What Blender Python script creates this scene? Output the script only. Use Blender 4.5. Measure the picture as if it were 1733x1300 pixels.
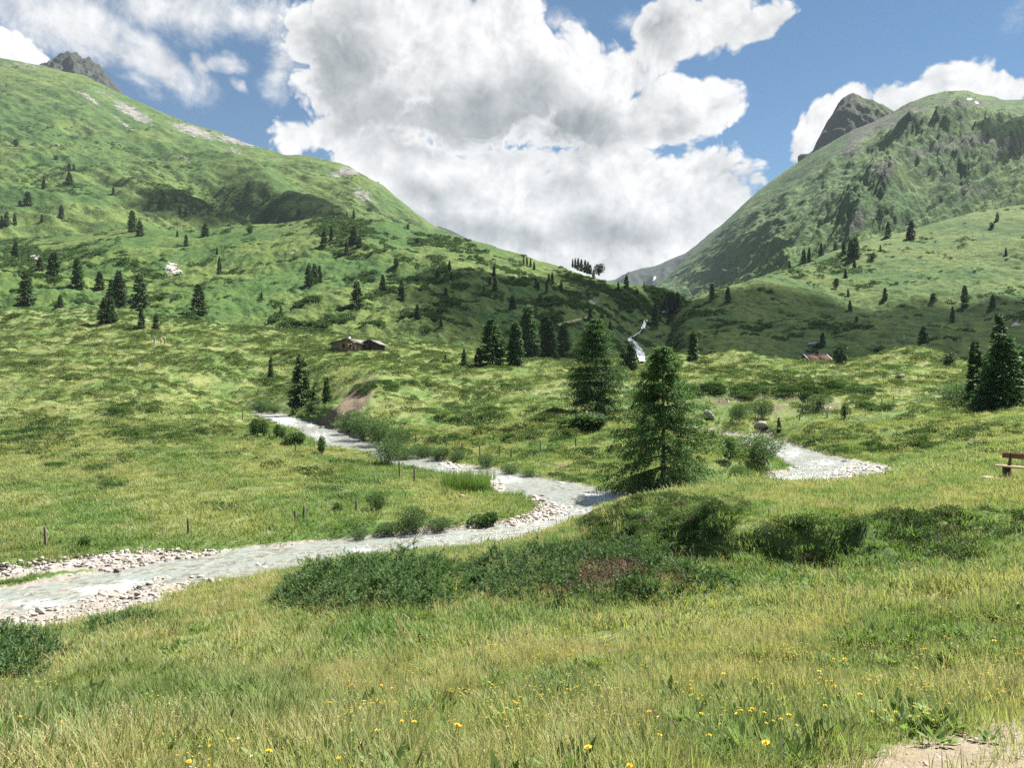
import bpy, math, random, os
import numpy as np
from mathutils import Vector, Matrix

# ------------------------------------------------------------------ scene, camera, sky, sun, exposure
for o in list(bpy.data.objects): bpy.data.objects.remove(o)
SC = bpy.context.scene
COL = SC.collection
R = math.radians
F0, CX, CY = 1300.0, 866.5, 650.0          # focal length and principal point in pixels of the 1733 px photograph

cd = bpy.data.cameras.new('camera'); cam = bpy.data.objects.new('camera', cd); COL.objects.link(cam)
cd.sensor_width = 36.0; cd.lens = 36.0 * F0 / 1733.0
cd.clip_start = 0.1; cd.clip_end = 20000
cam.location = (0, 0, 0); cam.rotation_euler = (R(90), 0, 0)
SC.camera = cam
SC.view_settings.view_transform = 'Standard'; SC.view_settings.look = 'None'
SC.view_settings.exposure = 1.8; SC.view_settings.gamma = 1.0; SC.view_settings.use_curve_mapping = False
EXPO = 2 ** SC.view_settings.exposure
SUN_AZ, SUN_EL = 52.0, 54.0
SUN = Vector((math.cos(R(SUN_EL)) * math.sin(R(SUN_AZ)), math.cos(R(SUN_EL)) * math.cos(R(SUN_AZ)), math.sin(R(SUN_EL))))
sl = bpy.data.lights.new('sun', 'SUN'); sl.energy = 5.0; sl.angle = R(0.5); sl.color = (1.0, 0.95, 0.86)
so = bpy.data.objects.new('sun', sl); COL.objects.link(so); so.location = (0, 0, 300)
so.rotation_euler = SUN.to_track_quat('Z', 'Y').to_euler()
SC.cycles.max_bounces = 6; SC.cycles.diffuse_bounces = 3; SC.cycles.glossy_bounces = 2
SC.cycles.transmission_bounces = 3; SC.cycles.transparent_max_bounces = 8; SC.cycles.volume_bounces = 0
SC.cycles.caustics_reflective = False; SC.cycles.caustics_refractive = False
SC.cycles.use_denoising = False

class NT:
    """small helper for node trees"""
    def __init__(s, tree): s.t = tree; s.n = tree.nodes; s.l = tree.links
    def put(s, sock, v):
        if v is None: return
        if isinstance(v, bpy.types.NodeSocket): s.l.new(v, sock)
        else: sock.default_value = v
    def node(s, typ, **kw):
        n = s.n.new(typ)
        for k, v in kw.items(): setattr(n, k, v)
        return n
    def math(s, op, a, b=None, c=None, clamp=False):
        n = s.node('ShaderNodeMath', operation=op, use_clamp=clamp)
        for i, v in enumerate((a, b, c)): s.put(n.inputs[i], v)
        return n.outputs[0]
    def vmath(s, op, a, b=None):
        n = s.node('ShaderNodeVectorMath', operation=op)
        s.put(n.inputs[0], a); s.put(n.inputs[1], b)
        return n.outputs['Value'] if op in ('LENGTH', 'DOT_PRODUCT', 'DISTANCE') else n.outputs[0]
    def vscale(s, a, f):
        n = s.node('ShaderNodeVectorMath', operation='SCALE'); s.put(n.inputs[0], a); s.put(n.inputs['Scale'], f); return n.outputs[0]
    def noise(s, vec, scale, detail=4, rough=0.5, dist=0.0, lac=2.0, color=False):
        n = s.node('ShaderNodeTexNoise')
        s.put(n.inputs['Vector'], vec); s.put(n.inputs['Scale'], scale); s.put(n.inputs['Detail'], detail)
        s.put(n.inputs['Roughness'], rough); s.put(n.inputs['Distortion'], dist); s.put(n.inputs['Lacunarity'], lac)
        return n.outputs[1] if color else n.outputs[0]
    def voro(s, vec, scale, out=0, **kw):
        n = s.node('ShaderNodeTexVoronoi', **kw); s.put(n.inputs['Vector'], vec); s.put(n.inputs['Scale'], scale); return n.outputs[out]
    def ramp(s, v, a, b, lo=0.0, hi=1.0):
        n = s.node('ShaderNodeMapRange', interpolation_type='SMOOTHSTEP')
        s.put(n.inputs['Value'], v)
        for k, q in (('From Min', a), ('From Max', b), ('To Min', lo), ('To Max', hi)): s.put(n.inputs[k], q)
        return n.outputs[0]
    def mix(s, f, a, b):
        n = s.node('ShaderNodeMix', data_type='RGBA'); s.put(n.inputs[0], f)
        for i, v in ((6, a), (7, b)):
            if isinstance(v, tuple) and len(v) == 3: v = v + (1,)
            s.put(n.inputs[i], v)
        return n.outputs[2]
    def attr(s, name, out='Fac'): return s.node('ShaderNodeAttribute', attribute_name=name).outputs[out]
    def mapping(s, vec, loc=(0,0,0), rot=(0,0,0), scale=(1,1,1), typ='POINT'):
        n = s.node('ShaderNodeMapping', vector_type=typ); s.put(n.inputs['Vector'], vec)
        n.inputs['Location'].default_value = loc; n.inputs['Rotation'].default_value = rot; n.inputs['Scale'].default_value = scale
        return n.outputs[0]

# the sky: Nishita blue with procedural cumulus, laid out by direction
W = bpy.data.worlds.new('World'); SC.world = W; W.use_nodes = True
W.cycles.sampling_method = 'NONE'
w = NT(W.node_tree); w.n.clear()
sky = w.node('ShaderNodeTexSky', sky_type='NISHITA'); sky.sun_disc = False
sky.sun_elevation = R(SUN_EL); sky.sun_rotation = R(SUN_AZ); sky.altitude = 1700; sky.air_density = 1.0; sky.dust_density = 0.4; sky.ozone_density = 2.5
gen = w.node('ShaderNodeTexCoord').outputs['Generated']
sep = w.node('ShaderNodeSeparateXYZ'); w.l.new(gen, sep.inputs[0])
az = w.math('ARCTAN2', sep.outputs[0], sep.outputs[1]); el = w.math('ARCSINE', sep.outputs[2])
def ang(px, py):
    a = math.atan((px - CX) / F0); return a, math.atan(-(py - CY) / F0 * math.cos(a))
def cloud_field(aev, blobs):
    """largest of many soft ellipses given as (px, py, rx, ry, tilt, weight)"""
    out = None
    for px, py, rx, ry, rot, wt in blobs:
        a, e = ang(px, py); k = math.cos(a) ** 2
        m = w.mapping(aev, (a, e, 0), (0, 0, R(rot)), (rx / F0 * k, ry / F0 * max(k, .7), 1), 'TEXTURE')
        g = w.node('ShaderNodeTexGradient', gradient_type='SPHERICAL'); w.l.new(m, g.inputs[0])
        v = g.outputs['Fac']
        if wt != 1: v = w.math('MULTIPLY', v, wt)
        out = v if out is None else w.math('MAXIMUM', out, v)
    return out
def combine(a, e):
    c = w.node('ShaderNodeCombineXYZ'); w.put(c.inputs[0], a); w.put(c.inputs[1], e); return c.outputs[0]
DENSE = [  # heavy cumulus
    (560,120,150,160,0,1.1),(680,60,230,190,0,1.3),(640,150,230,150,0,1.2),(800,120,270,170,0,1.3),(900,170,230,130,0,1.2),(760,215,260,100,0,1.1),
    (960,215,260,90,0,1.1),(1040,130,120,100,0,1.),(1120,195,160,85,10,1.15),(1210,165,110,68,18,1.1),(1180,40,150,95,-12,1.2),(1130,60,100,90,0,1.),
    (1285,42,80,46,5,1.),(860,40,110,90,0,1.),(1010,95,120,75,-25,1.),
    (500,235,95,62,0,1.),(560,225,110,75,0,1.),(680,280,240,100,0,1.1),(840,330,300,130,0,1.25),(1010,320,300,110,0,1.2),(1180,305,150,85,-10,1.15),(1160,375,150,90,0,1.2),
    (1230,340,90,80,0,1.1),(1000,420,360,140,0,1.4),(760,390,230,120,0,1.2),(1100,420,220,120,0,1.3),(1000,500,400,90,0,1.3),
    (1385,225,70,105,-30,1.1),(1440,170,75,55,0,1.1),(1500,178,90,55,0,1.1),(1590,158,110,70,0,1.2),(1640,175,80,55,0,1.),(1695,165,95,60,0,1.15),(1780,180,90,60,0,1.),
    (20,80,110,75,-12,1.2),(-80,60,140,80,0,1.)]
THIN = [   # torn fringe
    (110,30,230,85,0,.85),(300,15,190,70,0,.85),(420,40,120,75,0,.8),(250,90,150,60,-28,.8),(330,105,30,22,0,.7),(388,112,55,20,-8,.75),(230,135,60,32,-30,.55),
    (405,150,26,12,-35,.45),(960,38,80,26,-15,.62),(1075,40,50,30,0,.5),(1060,262,50,16,0,.5),(470,120,45,80,0,.6),(1160,265,70,12,0,.3),(1715,20,60,60,0,.5)]
wn = w.noise(gen, 5.0, 3, 0.55, color=True)
woff = w.vscale(w.vmath('SUBTRACT', wn, (0.5, 0.5, 0.5)), 0.06)
wn2 = w.noise(gen, 22.0, 3, 0.6, color=True)
woff2 = w.vscale(w.vmath('SUBTRACT', wn2, (0.5, 0.5, 0.5)), 0.03)
aev = w.vmath('ADD', w.vmath('ADD', combine(az, el), woff), woff2)
big = cloud_field(aev, DENSE); thin = cloud_field(aev, THIN)
# clouds elsewhere round the sky, out of the picture
away = w.ramp(w.math('ABSOLUTE', az), R(39), R(48)); high = w.ramp(el, R(29), R(36))
away = w.math('MAXIMUM', away, high)
else_n = w.math('MULTIPLY', w.ramp(w.noise(gen, 2.6, 3, 0.5), 0.5, 0.68), w.math('MULTIPLY', away, w.ramp(el, R(70), R(50))))
sund = w.vmath('DOT_PRODUCT', gen, tuple(SUN))
else_n = w.math('MULTIPLY', else_n, w.ramp(sund, 0.97, 0.9))
big = w.math('MAXIMUM', big, else_n)
def puff(shift):
    p = w.vmath('ADD', gen, shift)
    p = w.vmath('ADD', p, w.vscale(w.vmath('SUBTRACT', w.noise(p, 10.0, 2, 0.5, color=True), (0.5, 0.5, 0.5)), 0.07))
    f = w.noise(p, 7.0, 8, 0.62)
    v = w.voro(p, 11.0); v2 = w.voro(p, 27.0); v3 = w.voro(p, 64.0)
    s = w.math('SUBTRACT', w.math('MULTIPLY', f, 1.1), w.math('MULTIPLY', v, 0.42))
    s = w.math('SUBTRACT', s, w.math('MULTIPLY', v2, 0.26))
    v4 = w.voro(p, 140.0)
    return w.math('SUBTRACT', w.math('SUBTRACT', s, w.math('MULTIPLY', v3, 0.18)), w.math('MULTIPLY', v4, 0.10))
p0 = puff((0, 0, 0)); p1 = puff((0.012, 0.0, 0.014))
fine = w.noise(gen, 13.0, 10, 0.66, 0.4)
d_big = w.math('ADD', w.math('MULTIPLY', big, 1.1), w.math('MULTIPLY', w.math('SUBTRACT', p0, 0.14), 1.3))
m_big = w.ramp(d_big, 0.27, 0.49)
d_thin = w.math('ADD', w.math('MULTIPLY', thin, 1.0), w.math('MULTIPLY', w.math('SUBTRACT', fine, 0.46), 1.9))
m_thin = w.math('MULTIPLY', w.ramp(d_thin, 0.12, 0.85), w.ramp(thin, 0.0, 0.2, 0.0, 0.95))
mask = w.math('MAXIMUM', m_big, m_thin)
GREY = [(560,110,120,130,0,1.),(640,200,130,80,10,.9),(720,215,170,80,0,1.15),(860,215,200,80,0,1.25),(960,225,170,60,0,1.1),(900,170,110,80,0,.9),(1125,40,80,60,0,.8),(1150,215,90,40,0,.5),
        (830,395,260,45,0,.75),(1050,385,200,50,0,.75),(740,330,150,50,0,.55),(950,320,120,40,0,.5),(1200,345,60,30,0,.4),(1220,185,60,25,0,.45),(1240,60,40,20,0,.3)]
grey = cloud_field(aev, GREY)
grey = w.math('MAXIMUM', grey, w.math('MULTIPLY', w.ramp(else_n, 0.4, 0.9), 0.5))
grey = w.ramp(grey, 0.0, 0.75)
rim = w.ramp(d_big, 0.4, 0.8)
emb = w.math('MULTIPLY', w.math('SUBTRACT', p0, p1), w.math('ADD', w.math('MULTIPLY', grey, -0.5), 1.1))
lit = w.math('ADD', w.math('ADD', w.math('MULTIPLY', w.math('MULTIPLY', grey, rim), -0.64), 0.84), emb)
lit = w.math('ADD', lit, w.math('MULTIPLY', w.math('SUBTRACT', w.noise(gen, 9.0, 7, 0.62), 0.5), -0.85), clamp=True)
ccol = w.mix(lit, (0.27, 0.305, 0.32), (0.99, 0.985, 0.985))
bg1 = w.node('ShaderNodeBackground'); w.put(bg1.inputs[0], w.vmath('MULTIPLY', sky.outputs[0], (0.34, 0.51, 0.545))); bg1.inputs[1].default_value = 0.052
bg2 = w.node('ShaderNodeBackground'); w.put(bg2.inputs[0], ccol); bg2.inputs[1].default_value = 1.0 / EXPO
mx = w.node('ShaderNodeMixShader'); w.put(mx.inputs[0], mask); w.l.new(bg1.outputs[0], mx.inputs[1]); w.l.new(bg2.outputs[0], mx.inputs[2])
wo = w.node('ShaderNodeOutputWorld'); w.l.new(mx.outputs[0], wo.inputs[0])

# ------------------------------------------------------------------ numpy noise, meshes, tagging
rng = np.random.default_rng(7)
def hsh(ix, iy, seed):
    h = (ix.astype(np.int64) * 374761393 + iy.astype(np.int64) * 668265263 + seed * 974711) & 0xFFFFFFFF
    h = ((h ^ (h >> 13)) * 1274126177) & 0xFFFFFFFF
    return (h ^ (h >> 16)) & 0xFFFFFFFF
def perlin(x, y, seed=0):
    x0 = np.floor(x); y0 = np.floor(y); fx = x - x0; fy = y - y0
    u = fx * fx * fx * (fx * (fx * 6 - 15) + 10); v = fy * fy * fy * (fy * (fy * 6 - 15) + 10)
    def g(i, j):
        a = hsh(x0 + i, y0 + j, seed) * (2 * math.pi / 4294967296.0)
        return np.cos(a) * (fx - i) + np.sin(a) * (fy - j)
    return ((g(0,0) * (1-u) + g(1,0) * u) * (1-v) + (g(0,1) * (1-u) + g(1,1) * u) * v) * 1.5
def fbm(x, y, octv=4, gain=0.5, seed=0, ridged=False):
    s = 0; a = 1.0
    for k in range(octv):
        n = perlin(x * 2**k + 17.3 * k, y * 2**k - 9.1 * k, seed + k)
        s = s + a * ((0.5 - np.abs(n)) if ridged else n); a *= gain
    return s
def sstep(a, b, x):
    t = np.clip((x - a) / (b - a), 0, 1); return t * t * (3 - 2 * t)

def link(name, data, parent=None):
    o = bpy.data.objects.new(name, data); COL.objects.link(o)
    if parent is not None: o.parent = parent
    return o
def mesh(name, v, f, mats, attrs=None, smooth=False, midx=None):
    v = np.asarray(v, dtype=np.float32); f = np.asarray(f, dtype=np.int32)
    me = bpy.data.meshes.new(name); k = f.shape[1]
    me.vertices.add(len(v)); me.vertices.foreach_set('co', v.ravel())
    me.loops.add(f.size); me.loops.foreach_set('vertex_index', f.ravel())
    me.polygons.add(len(f)); me.polygons.foreach_set('loop_start', np.arange(0, f.size, k, dtype=np.int32))
    me.update(calc_edges=True)
    if smooth: me.polygons.foreach_set('use_smooth', np.ones(len(f), dtype=bool))
    for m in (mats if isinstance(mats, (list, tuple)) else [mats]): me.materials.append(m)
    if midx is not None: me.polygons.foreach_set('material_index', np.asarray(midx, dtype=np.int32))
    for n, a in (attrs or {}).items():
        at_ = me.attributes.new(n, 'FLOAT', 'POINT'); at_.data.foreach_set('value', np.asarray(a, dtype=np.float32).ravel())
    return me
def tag(o, label=None, cat=None, group=None, kind=None):
    for k, v in (('label', label), ('category', cat), ('group', group), ('kind', kind)):
        if v: o[k] = v
    return o
def empty(name, loc, rz=0.0, sc=1.0):
    o = link(name, None); o.location = loc; o.rotation_euler = (0, 0, rz); o.scale = (sc,) * 3 if not isinstance(sc, tuple) else sc
    o.empty_display_size = 0.3
    return o
def copy_tree(o, parent=None):
    c = o.copy(); COL.objects.link(c); c.parent = parent
    for ch in list(o.children): copy_tree(ch, c)
    return c
def merge(parts):
    vs, fs, off = [], [], 0
    for v, f in parts:
        vs.append(np.asarray(v, dtype=float)); fs.append(np.asarray(f) + off); off += len(v)
    return np.concatenate(vs), np.concatenate(fs)
def box(c, s, rz=0.0):
    x, y, z = [q / 2 for q in s]
    v = np.array([(-x,-y,-z),(x,-y,-z),(x,y,-z),(-x,y,-z),(-x,-y,z),(x,-y,z),(x,y,z),(-x,y,z)], dtype=float)
    ca, sa = math.cos(rz), math.sin(rz); v = v @ np.array([[ca, sa, 0], [-sa, ca, 0], [0, 0, 1]]) + np.asarray(c)
    return v, np.array([(0,3,2,1),(4,5,6,7),(0,1,5,4),(1,2,6,5),(2,3,7,6),(3,0,4,7)])
def tube(pts, rad, n=6):
    pts = np.asarray(pts, dtype=float); rad = np.broadcast_to(np.asarray(rad, dtype=float), (len(pts),)); vs = []
    for i, p in enumerate(pts):
        d = pts[min(i + 1, len(pts) - 1)] - pts[max(i - 1, 0)]; d = d / (np.linalg.norm(d) + 1e-9)
        a = np.cross(d, (0, 0, 1.0) if abs(d[2]) < .9 else (1.0, 0, 0)); a /= np.linalg.norm(a); b = np.cross(d, a)
        t = np.arange(n) * 2 * math.pi / n
        vs.append(p + rad[i] * (np.cos(t)[:, None] * a + np.sin(t)[:, None] * b))
    f = [(i*n + j, i*n + (j+1) % n, (i+1)*n + (j+1) % n, (i+1)*n + j) for i in range(len(pts)-1) for j in range(n)]
    m = len(pts) * n; vs.append(pts[-1:]); f += [((len(pts)-1)*n + j, (len(pts)-1)*n + (j+1) % n, m, m) for j in range(n)]
    return np.concatenate(vs), np.array(f)

# ------------------------------------------------------------------ materials
def material(name):
    m = bpy.data.materials.new(name); m.use_nodes = True; t = NT(m.node_tree); t.n.clear()
    out = t.node('ShaderNodeOutputMaterial'); return m, t, out
def princ(t, out, col, rough=0.9, spec=0.2, bump=None, strength=0.5, dist=0.05, metal=0.0):
    p = t.node('ShaderNodeBsdfPrincipled'); t.put(p.inputs['Base Color'], col if isinstance(col, bpy.types.NodeSocket) else tuple(col) + (1,))
    t.put(p.inputs['Roughness'], rough); p.inputs['Specular IOR Level'].default_value = spec; p.inputs['Metallic'].default_value = metal
    if bump is not None:
        b = t.node('ShaderNodeBump'); t.put(b.inputs['Height'], bump); b.inputs['Strength'].default_value = strength; b.inputs['Distance'].default_value = dist
        t.l.new(b.outputs[0], p.inputs['Normal'])
    if out is not None: t.l.new(p.outputs[0], out.inputs[0])
    return p
def pos(t): return t.node('ShaderNodeNewGeometry').outputs['Position']
STRAW, DRYG, FRESH, DEEP = (0.36, 0.315, 0.18), (0.235, 0.258, 0.106), (0.128, 0.196, 0.064), (0.056, 0.122, 0.032)
def meadow_colour(t, p):
    """patches of straw, yellow-green and fresh grass: same field for turf and blades"""
    n1 = t.noise(p, 0.16, 4, 0.6); n2 = t.noise(p, 1.1, 3, 0.6); n3 = t.noise(t.mapping(p, (31, 7, 2)), 0.07, 3, 0.55)
    c = t.mix(t.ramp(n1, 0.40, 0.62), DRYG, FRESH)
    c = t.mix(t.ramp(n2, 0.54, 0.74, 0, 0.5), c, STRAW)
    c = t.mix(t.ramp(n3, 0.52, 0.66, 0, 0.35), c, FRESH)
    return t.mix(t.ramp(t.attr('lush'), 0.0, 1.0, 0, 0.85), c, t.mix(n2, FRESH, DEEP))
def leafy(name, col_fn, trans=0.4, rough=0.6):
    m, t, out = material(name); c = col_fn(t)
    p = princ(t, None, c, rough, 0.25)
    tr = t.node('ShaderNodeBsdfTranslucent'); t.put(tr.inputs[0], t.vmath('MULTIPLY', c, (1.05, 1.15, 0.7)))
    mx = t.node('ShaderNodeMixShader'); mx.inputs[0].default_value = trans
    t.l.new(p.outputs[0], mx.inputs[1]); t.l.new(tr.outputs[0], mx.inputs[2]); t.l.new(mx.outputs[0], out.inputs[0])
    return m
def rnd(t): return t.node('ShaderNodeObjectInfo').outputs['Random']
def m_ground():
    m, t, out = material('alpine_turf'); p = pos(t)
    c = meadow_colour(t, p)
    n = t.noise(p, 5.0, 5, 0.65); c = t.mix(t.ramp(n, 0.35, 0.7), t.vmath('MULTIPLY', c, (0.5, 0.58, 0.5)), t.vmath('MULTIPLY', c, (0.92, 0.9, 0.92)))
    heath = t.mix(t.noise(p, 2.5, 4, 0.6), (0.065, 0.10, 0.026), (0.16, 0.20, 0.06))
    c = t.mix(t.attr('heath'), c, heath)
    st = t.mix(t.noise(p, 9.0, 5, 0.7), (0.13, 0.115, 0.095), (0.36, 0.335, 0.30))
    st = t.mix(t.ramp(t.voro(p, 7.0), 0.0, 0.16), (0.10, 0.09, 0.075), st)
    c = t.mix(t.ramp(t.math('ADD', t.attr('gravel'), t.math('MULTIPLY', t.math('SUBTRACT', n, 0.5), 0.5)), 0.4, 0.6), c, st)
    soil = t.mix(t.noise(p, 3.0, 6, 0.7), (0.05, 0.036, 0.025), (0.21, 0.165, 0.12))
    c = t.mix(t.ramp(t.math('ADD', t.attr('soil'), t.math('MULTIPLY', t.math('SUBTRACT', n, 0.5), 0.9)), 0.4, 0.6), c, soil)
    path = t.mix(t.noise(p, 14.0, 5, 0.7), (0.15, 0.12, 0.082), (0.31, 0.265, 0.20))
    c = t.mix(t.ramp(t.math('ADD', t.attr('path'), t.math('MULTIPLY', t.math('SUBTRACT', n, 0.5), 1.0)), 0.4, 0.62), c, path)
    princ(t, out, c, 0.95, 0.1, t.noise(p, 11.0, 6, 0.7), 0.9, 0.06); return m
def m_slope(name, g1, g2, g3, rock1, rock2, sc):
    """grass, dwarf scrub and bare rock of a mountain side; the attributes say where each lies"""
    m, t, out = material(name); p = pos(t)
    a = t.noise(p, 0.012 * sc, 5, 0.6); b = t.noise(p, 0.11 * sc, 6, 0.68); f = t.noise(p, 0.5 * sc, 5, 0.7)
    c = t.mix(t.ramp(a, 0.38, 0.62), g1, g2); c = t.mix(t.ramp(b, 0.42, 0.66, 0, 0.9), c, g3)
    scrub = t.mix(t.ramp(f, 0.3, 0.7), (0.018, 0.045, 0.012), (0.055, 0.10, 0.025))
    s = t.math('ADD', t.attr('scrub'), t.math('MULTIPLY', t.math('SUBTRACT', f, 0.5), 1.3))
    c = t.mix(t.ramp(s, 0.42, 0.6, 0, .9), c, scrub)
    gr = t.noise(p, 1.7 * sc, 4, 0.75); c = t.vmath('MULTIPLY', c, t.mix(t.ramp(gr, 0.34, 0.64), (0.56, 0.62, 0.6), (1.22, 1.2, 1.1)))
    rk = t.mix(t.ramp(t.noise(t.mapping(p, scale=(1, 1, 0.5)), 0.16 * sc, 8, 0.72), 0.3, 0.7), rock1, rock2)
    s = t.math('ADD', t.attr('rock'), t.math('MULTIPLY', t.math('SUBTRACT', t.noise(p, 0.2 * sc, 6, 0.7), 0.5), 1.3))
    c = t.mix(t.ramp(s, 0.45, 0.58), c, rk)
    path = t.ramp(t.math('ADD', t.attr('path'), t.math('MULTIPLY', t.math('SUBTRACT', f, 0.5), 0.6)), 0.4, 0.6)
    c = t.mix(path, c, (0.33, 0.28, 0.19)); c = t.mix(t.ramp(t.attr('snow'), 0.4, 0.6), c, (0.85, 0.87, 0.9))
    princ(t, out, c, 0.95, 0.1, t.math('ADD', b, t.math('MULTIPLY', f, 0.35)), 0.7, 3.2 / sc); return m

# ------------------------------------------------------------------ the ground sheet: heights through surveyed points (pixel column, pixel row, distance)
CTRL = {
0: [(1300,3.2),(1180,7),(1085,13),(1072,15.5),(1060,18),(1035,22.6),(1000,24.5),(960,27),(940,28.5),(920,30),(880,34.5),(800,48),(740,66),(700,85),(650,115),(600,150),(560,185),(530,205),(600,330)],
150: [(1300,3.2),(1150,8.5),(1060,15),(1045,17),(1030,19.5),(1000,23.5),(975,26.3),(940,29.3),(925,30.5),(900,32.5),(850,39),(800,47.5),(740,66),(700,84),(650,112),(600,150),(560,185),(525,210),(600,330)],
300: [(1300,3.2),(1150,8.4),(1020,17.5),(1005,19.5),(990,22),(975,25),(955,28),(935,30),(925,31),(905,32),(850,39),(800,47.5),(740,66),(700,85),(660,108),(620,140),(580,170),(545,200),(600,330)],
450: [(1300,3.2),(1150,8.2),(1050,13.5),(1000,18),(975,22),(965,25),(950,28.5),(935,30),(920,31.5),(900,33),(850,39.5),(790,50),(740,68),(715,88),(702,110),(690,114),(660,127),(640,137),(600,160),(585,172),(560,200),(600,330)],
600: [(1300,3.2),(1150,8),(1040,13),(1000,16),(960,20),(950,24),(940,29),(920,31.3),(905,31.8),(880,34.8),(850,39.5),(800,50),(770,58),(757,68),(745,70.5),(735,72),(715,78),(680,92),(640,105),(625,115),(600,150),(590,165),(575,195),(610,330)],
750: [(1300,3.2),(1150,7.7),(1050,12),(1000,15),(950,19),(935,24),(925,30),(905,32.5),(890,33.4),(850,39),(810,48),(790,56),(780,58.5),(770,60),(755,66),(720,80),(690,93),(660,108),(630,130),(615,150),(600,175),(585,200),(620,330)],
900: [(1300,3.2),(1150,7.3),(1050,11.3),(1000,14.5),(930,20),(920,24),(912,29),(900,33),(890,34),(860,38),(845,41),(830,45),(818,48.5),(806,50),(795,53),(770,61),(735,72),(700,85),(660,105),(630,130),(617,150),(622,170),(612,200),(625,330)],
1050: [(1300,3.2),(1150,6.9),(1050,10.5),(980,14.5),(928,20.5),(864,22.8),(856,25),(852,28),(880,33),(855,40),(848,42),(830,44.5),(800,52),(760,62),(720,73),(690,85),(660,103),(630,128),(612,145),(618,165),(612,200),(625,330)],
1200: [(1300,3.2),(1150,6.5),(1050,9.8),(960,14.5),(945,17.2),(875,18.3),(862,19.8),(850,24),(825,30),(800,38),(780,46),(765,56),(750,68),(735,84),(725,88),(710,92),(690,97),(660,100),(650,106),(640,115),(620,140),(610,150),(618,165),(610,200),(625,330)],
1350: [(1300,3.2),(1150,6.2),(1050,9),(965,13.5),(950,15.6),(880,16.7),(868,18.4),(845,24),(822,30),(828,38),(815,44),(790,53),(770,60),(755,66),(740,70),(715,80),(692,94),(662,99),(651,108),(630,130),(614,150),(620,170),(612,200),(625,330)],
1500: [(1300,3.2),(1150,5.9),(1050,8.5),(980,12),(955,14.2),(888,15.3),(875,16.9),(840,23.5),(803,35),(797,45),(793,50),(788,54),(775,58),(760,61),(735,67),(710,78),(690,90),(670,100),(640,118),(615,140),(603,155),(615,175),(608,205),(625,330)],
1650: [(1300,3.2),(1150,5.7),(1050,8),(980,11),(947,13.2),(893,14.3),(874,16.2),(850,18.8),(830,22),(803,28),(793,33),(770,42),(740,55),(720,63),(700,72),(690,85),(660,105),(640,125),(628,140),(625,160),(618,190),(612,205),(630,330)],
1733: [(1300,3.2),(1150,5.6),(1050,7.8),(980,10.5),(947,12.4),(895,13.6),(874,15.8),(850,18.3),(830,21.5),(807,25),(788,31),(750,45),(720,56),(695,70),(680,88),(650,110),(637,130),(630,145),(622,190),(615,205),(630,330)]}
for k in (-280, -600, -900): CTRL[k] = CTRL[0]
for k in (2040, 2370, 2700): CTRL[k] = CTRL[1733]
EXTRA = [(1520,604,152),(1570,604,152),(1450,618,150),(1640,634,150),(1230,612,142),(1170,607,146),(640,655,97),(590,700,85),(545,700,90),(400,655,118),(470,668,118),(330,640,122),(200,672,98)]
pts = [(c, y, d) for c, l in CTRL.items() for y, d in l] + [(c, 2400, 1.15) for c in CTRL] + [(c, 2400, .5) for c in CTRL] + EXTRA
P = np.array(pts, dtype=float); KL = 7.5
px_, yd = P[:, 0] / 100.0, np.log(P[:, 2]) * KL
zc = -(P[:, 1] - CY) / F0 * P[:, 2]
zc[P[:, 1] == 2400] = -1.6
zmean = zc.mean()
def rbf(u, l):
    out = np.empty(len(u)); c2 = 0.4 ** 2
    for i in range(0, len(u), 40000):
        d = np.sqrt((u[i:i+40000, None] - px_) ** 2 + (l[i:i+40000, None] - yd) ** 2 + c2)
        out[i:i+40000] = d @ WT
    return out + zmean
A_ = np.sqrt((px_[:, None] - px_) ** 2 + (yd[:, None] - yd) ** 2 + 0.16)
WT = np.linalg.solve(A_ - 0.004 * np.eye(len(P)), zc - zmean)
NU, NV = 860, 640
PX0, PX1, YN = -900.0, 2700.0, 0.6
GPX = np.linspace(PX0, PX1, NU); GLY = np.linspace(math.log(YN), math.log(330), NV)
gu, gl = np.meshgrid(GPX, GLY, indexing='ij'); GY = np.exp(gl); GX = (gu - CX) / F0 * GY
cu = np.linspace(PX0, PX1, 361); cl = np.linspace(math.log(YN), math.log(330), 320)
ccu, ccl = np.meshgrid(cu, cl, indexing='ij')
zco = rbf(ccu.ravel() / 100, ccl.ravel() * KL).reshape(ccu.shape)
def bil(arr, fu, fl):
    i = np.clip(np.floor(fu).astype(int), 0, arr.shape[0] - 2); j = np.clip(np.floor(fl).astype(int), 0, arr.shape[1] - 2)
    a = np.clip(fu - i, 0, 1); b = np.clip(fl - j, 0, 1)
    return (arr[i, j] * (1-a) + arr[i+1, j] * a) * (1-b) + (arr[i, j+1] * (1-a) + arr[i+1, j+1] * a) * b
GZ = bil(zco, (gu - PX0) / (cu[1] - cu[0]), (gl - cl[0]) / (cl[1] - cl[0]))

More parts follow.
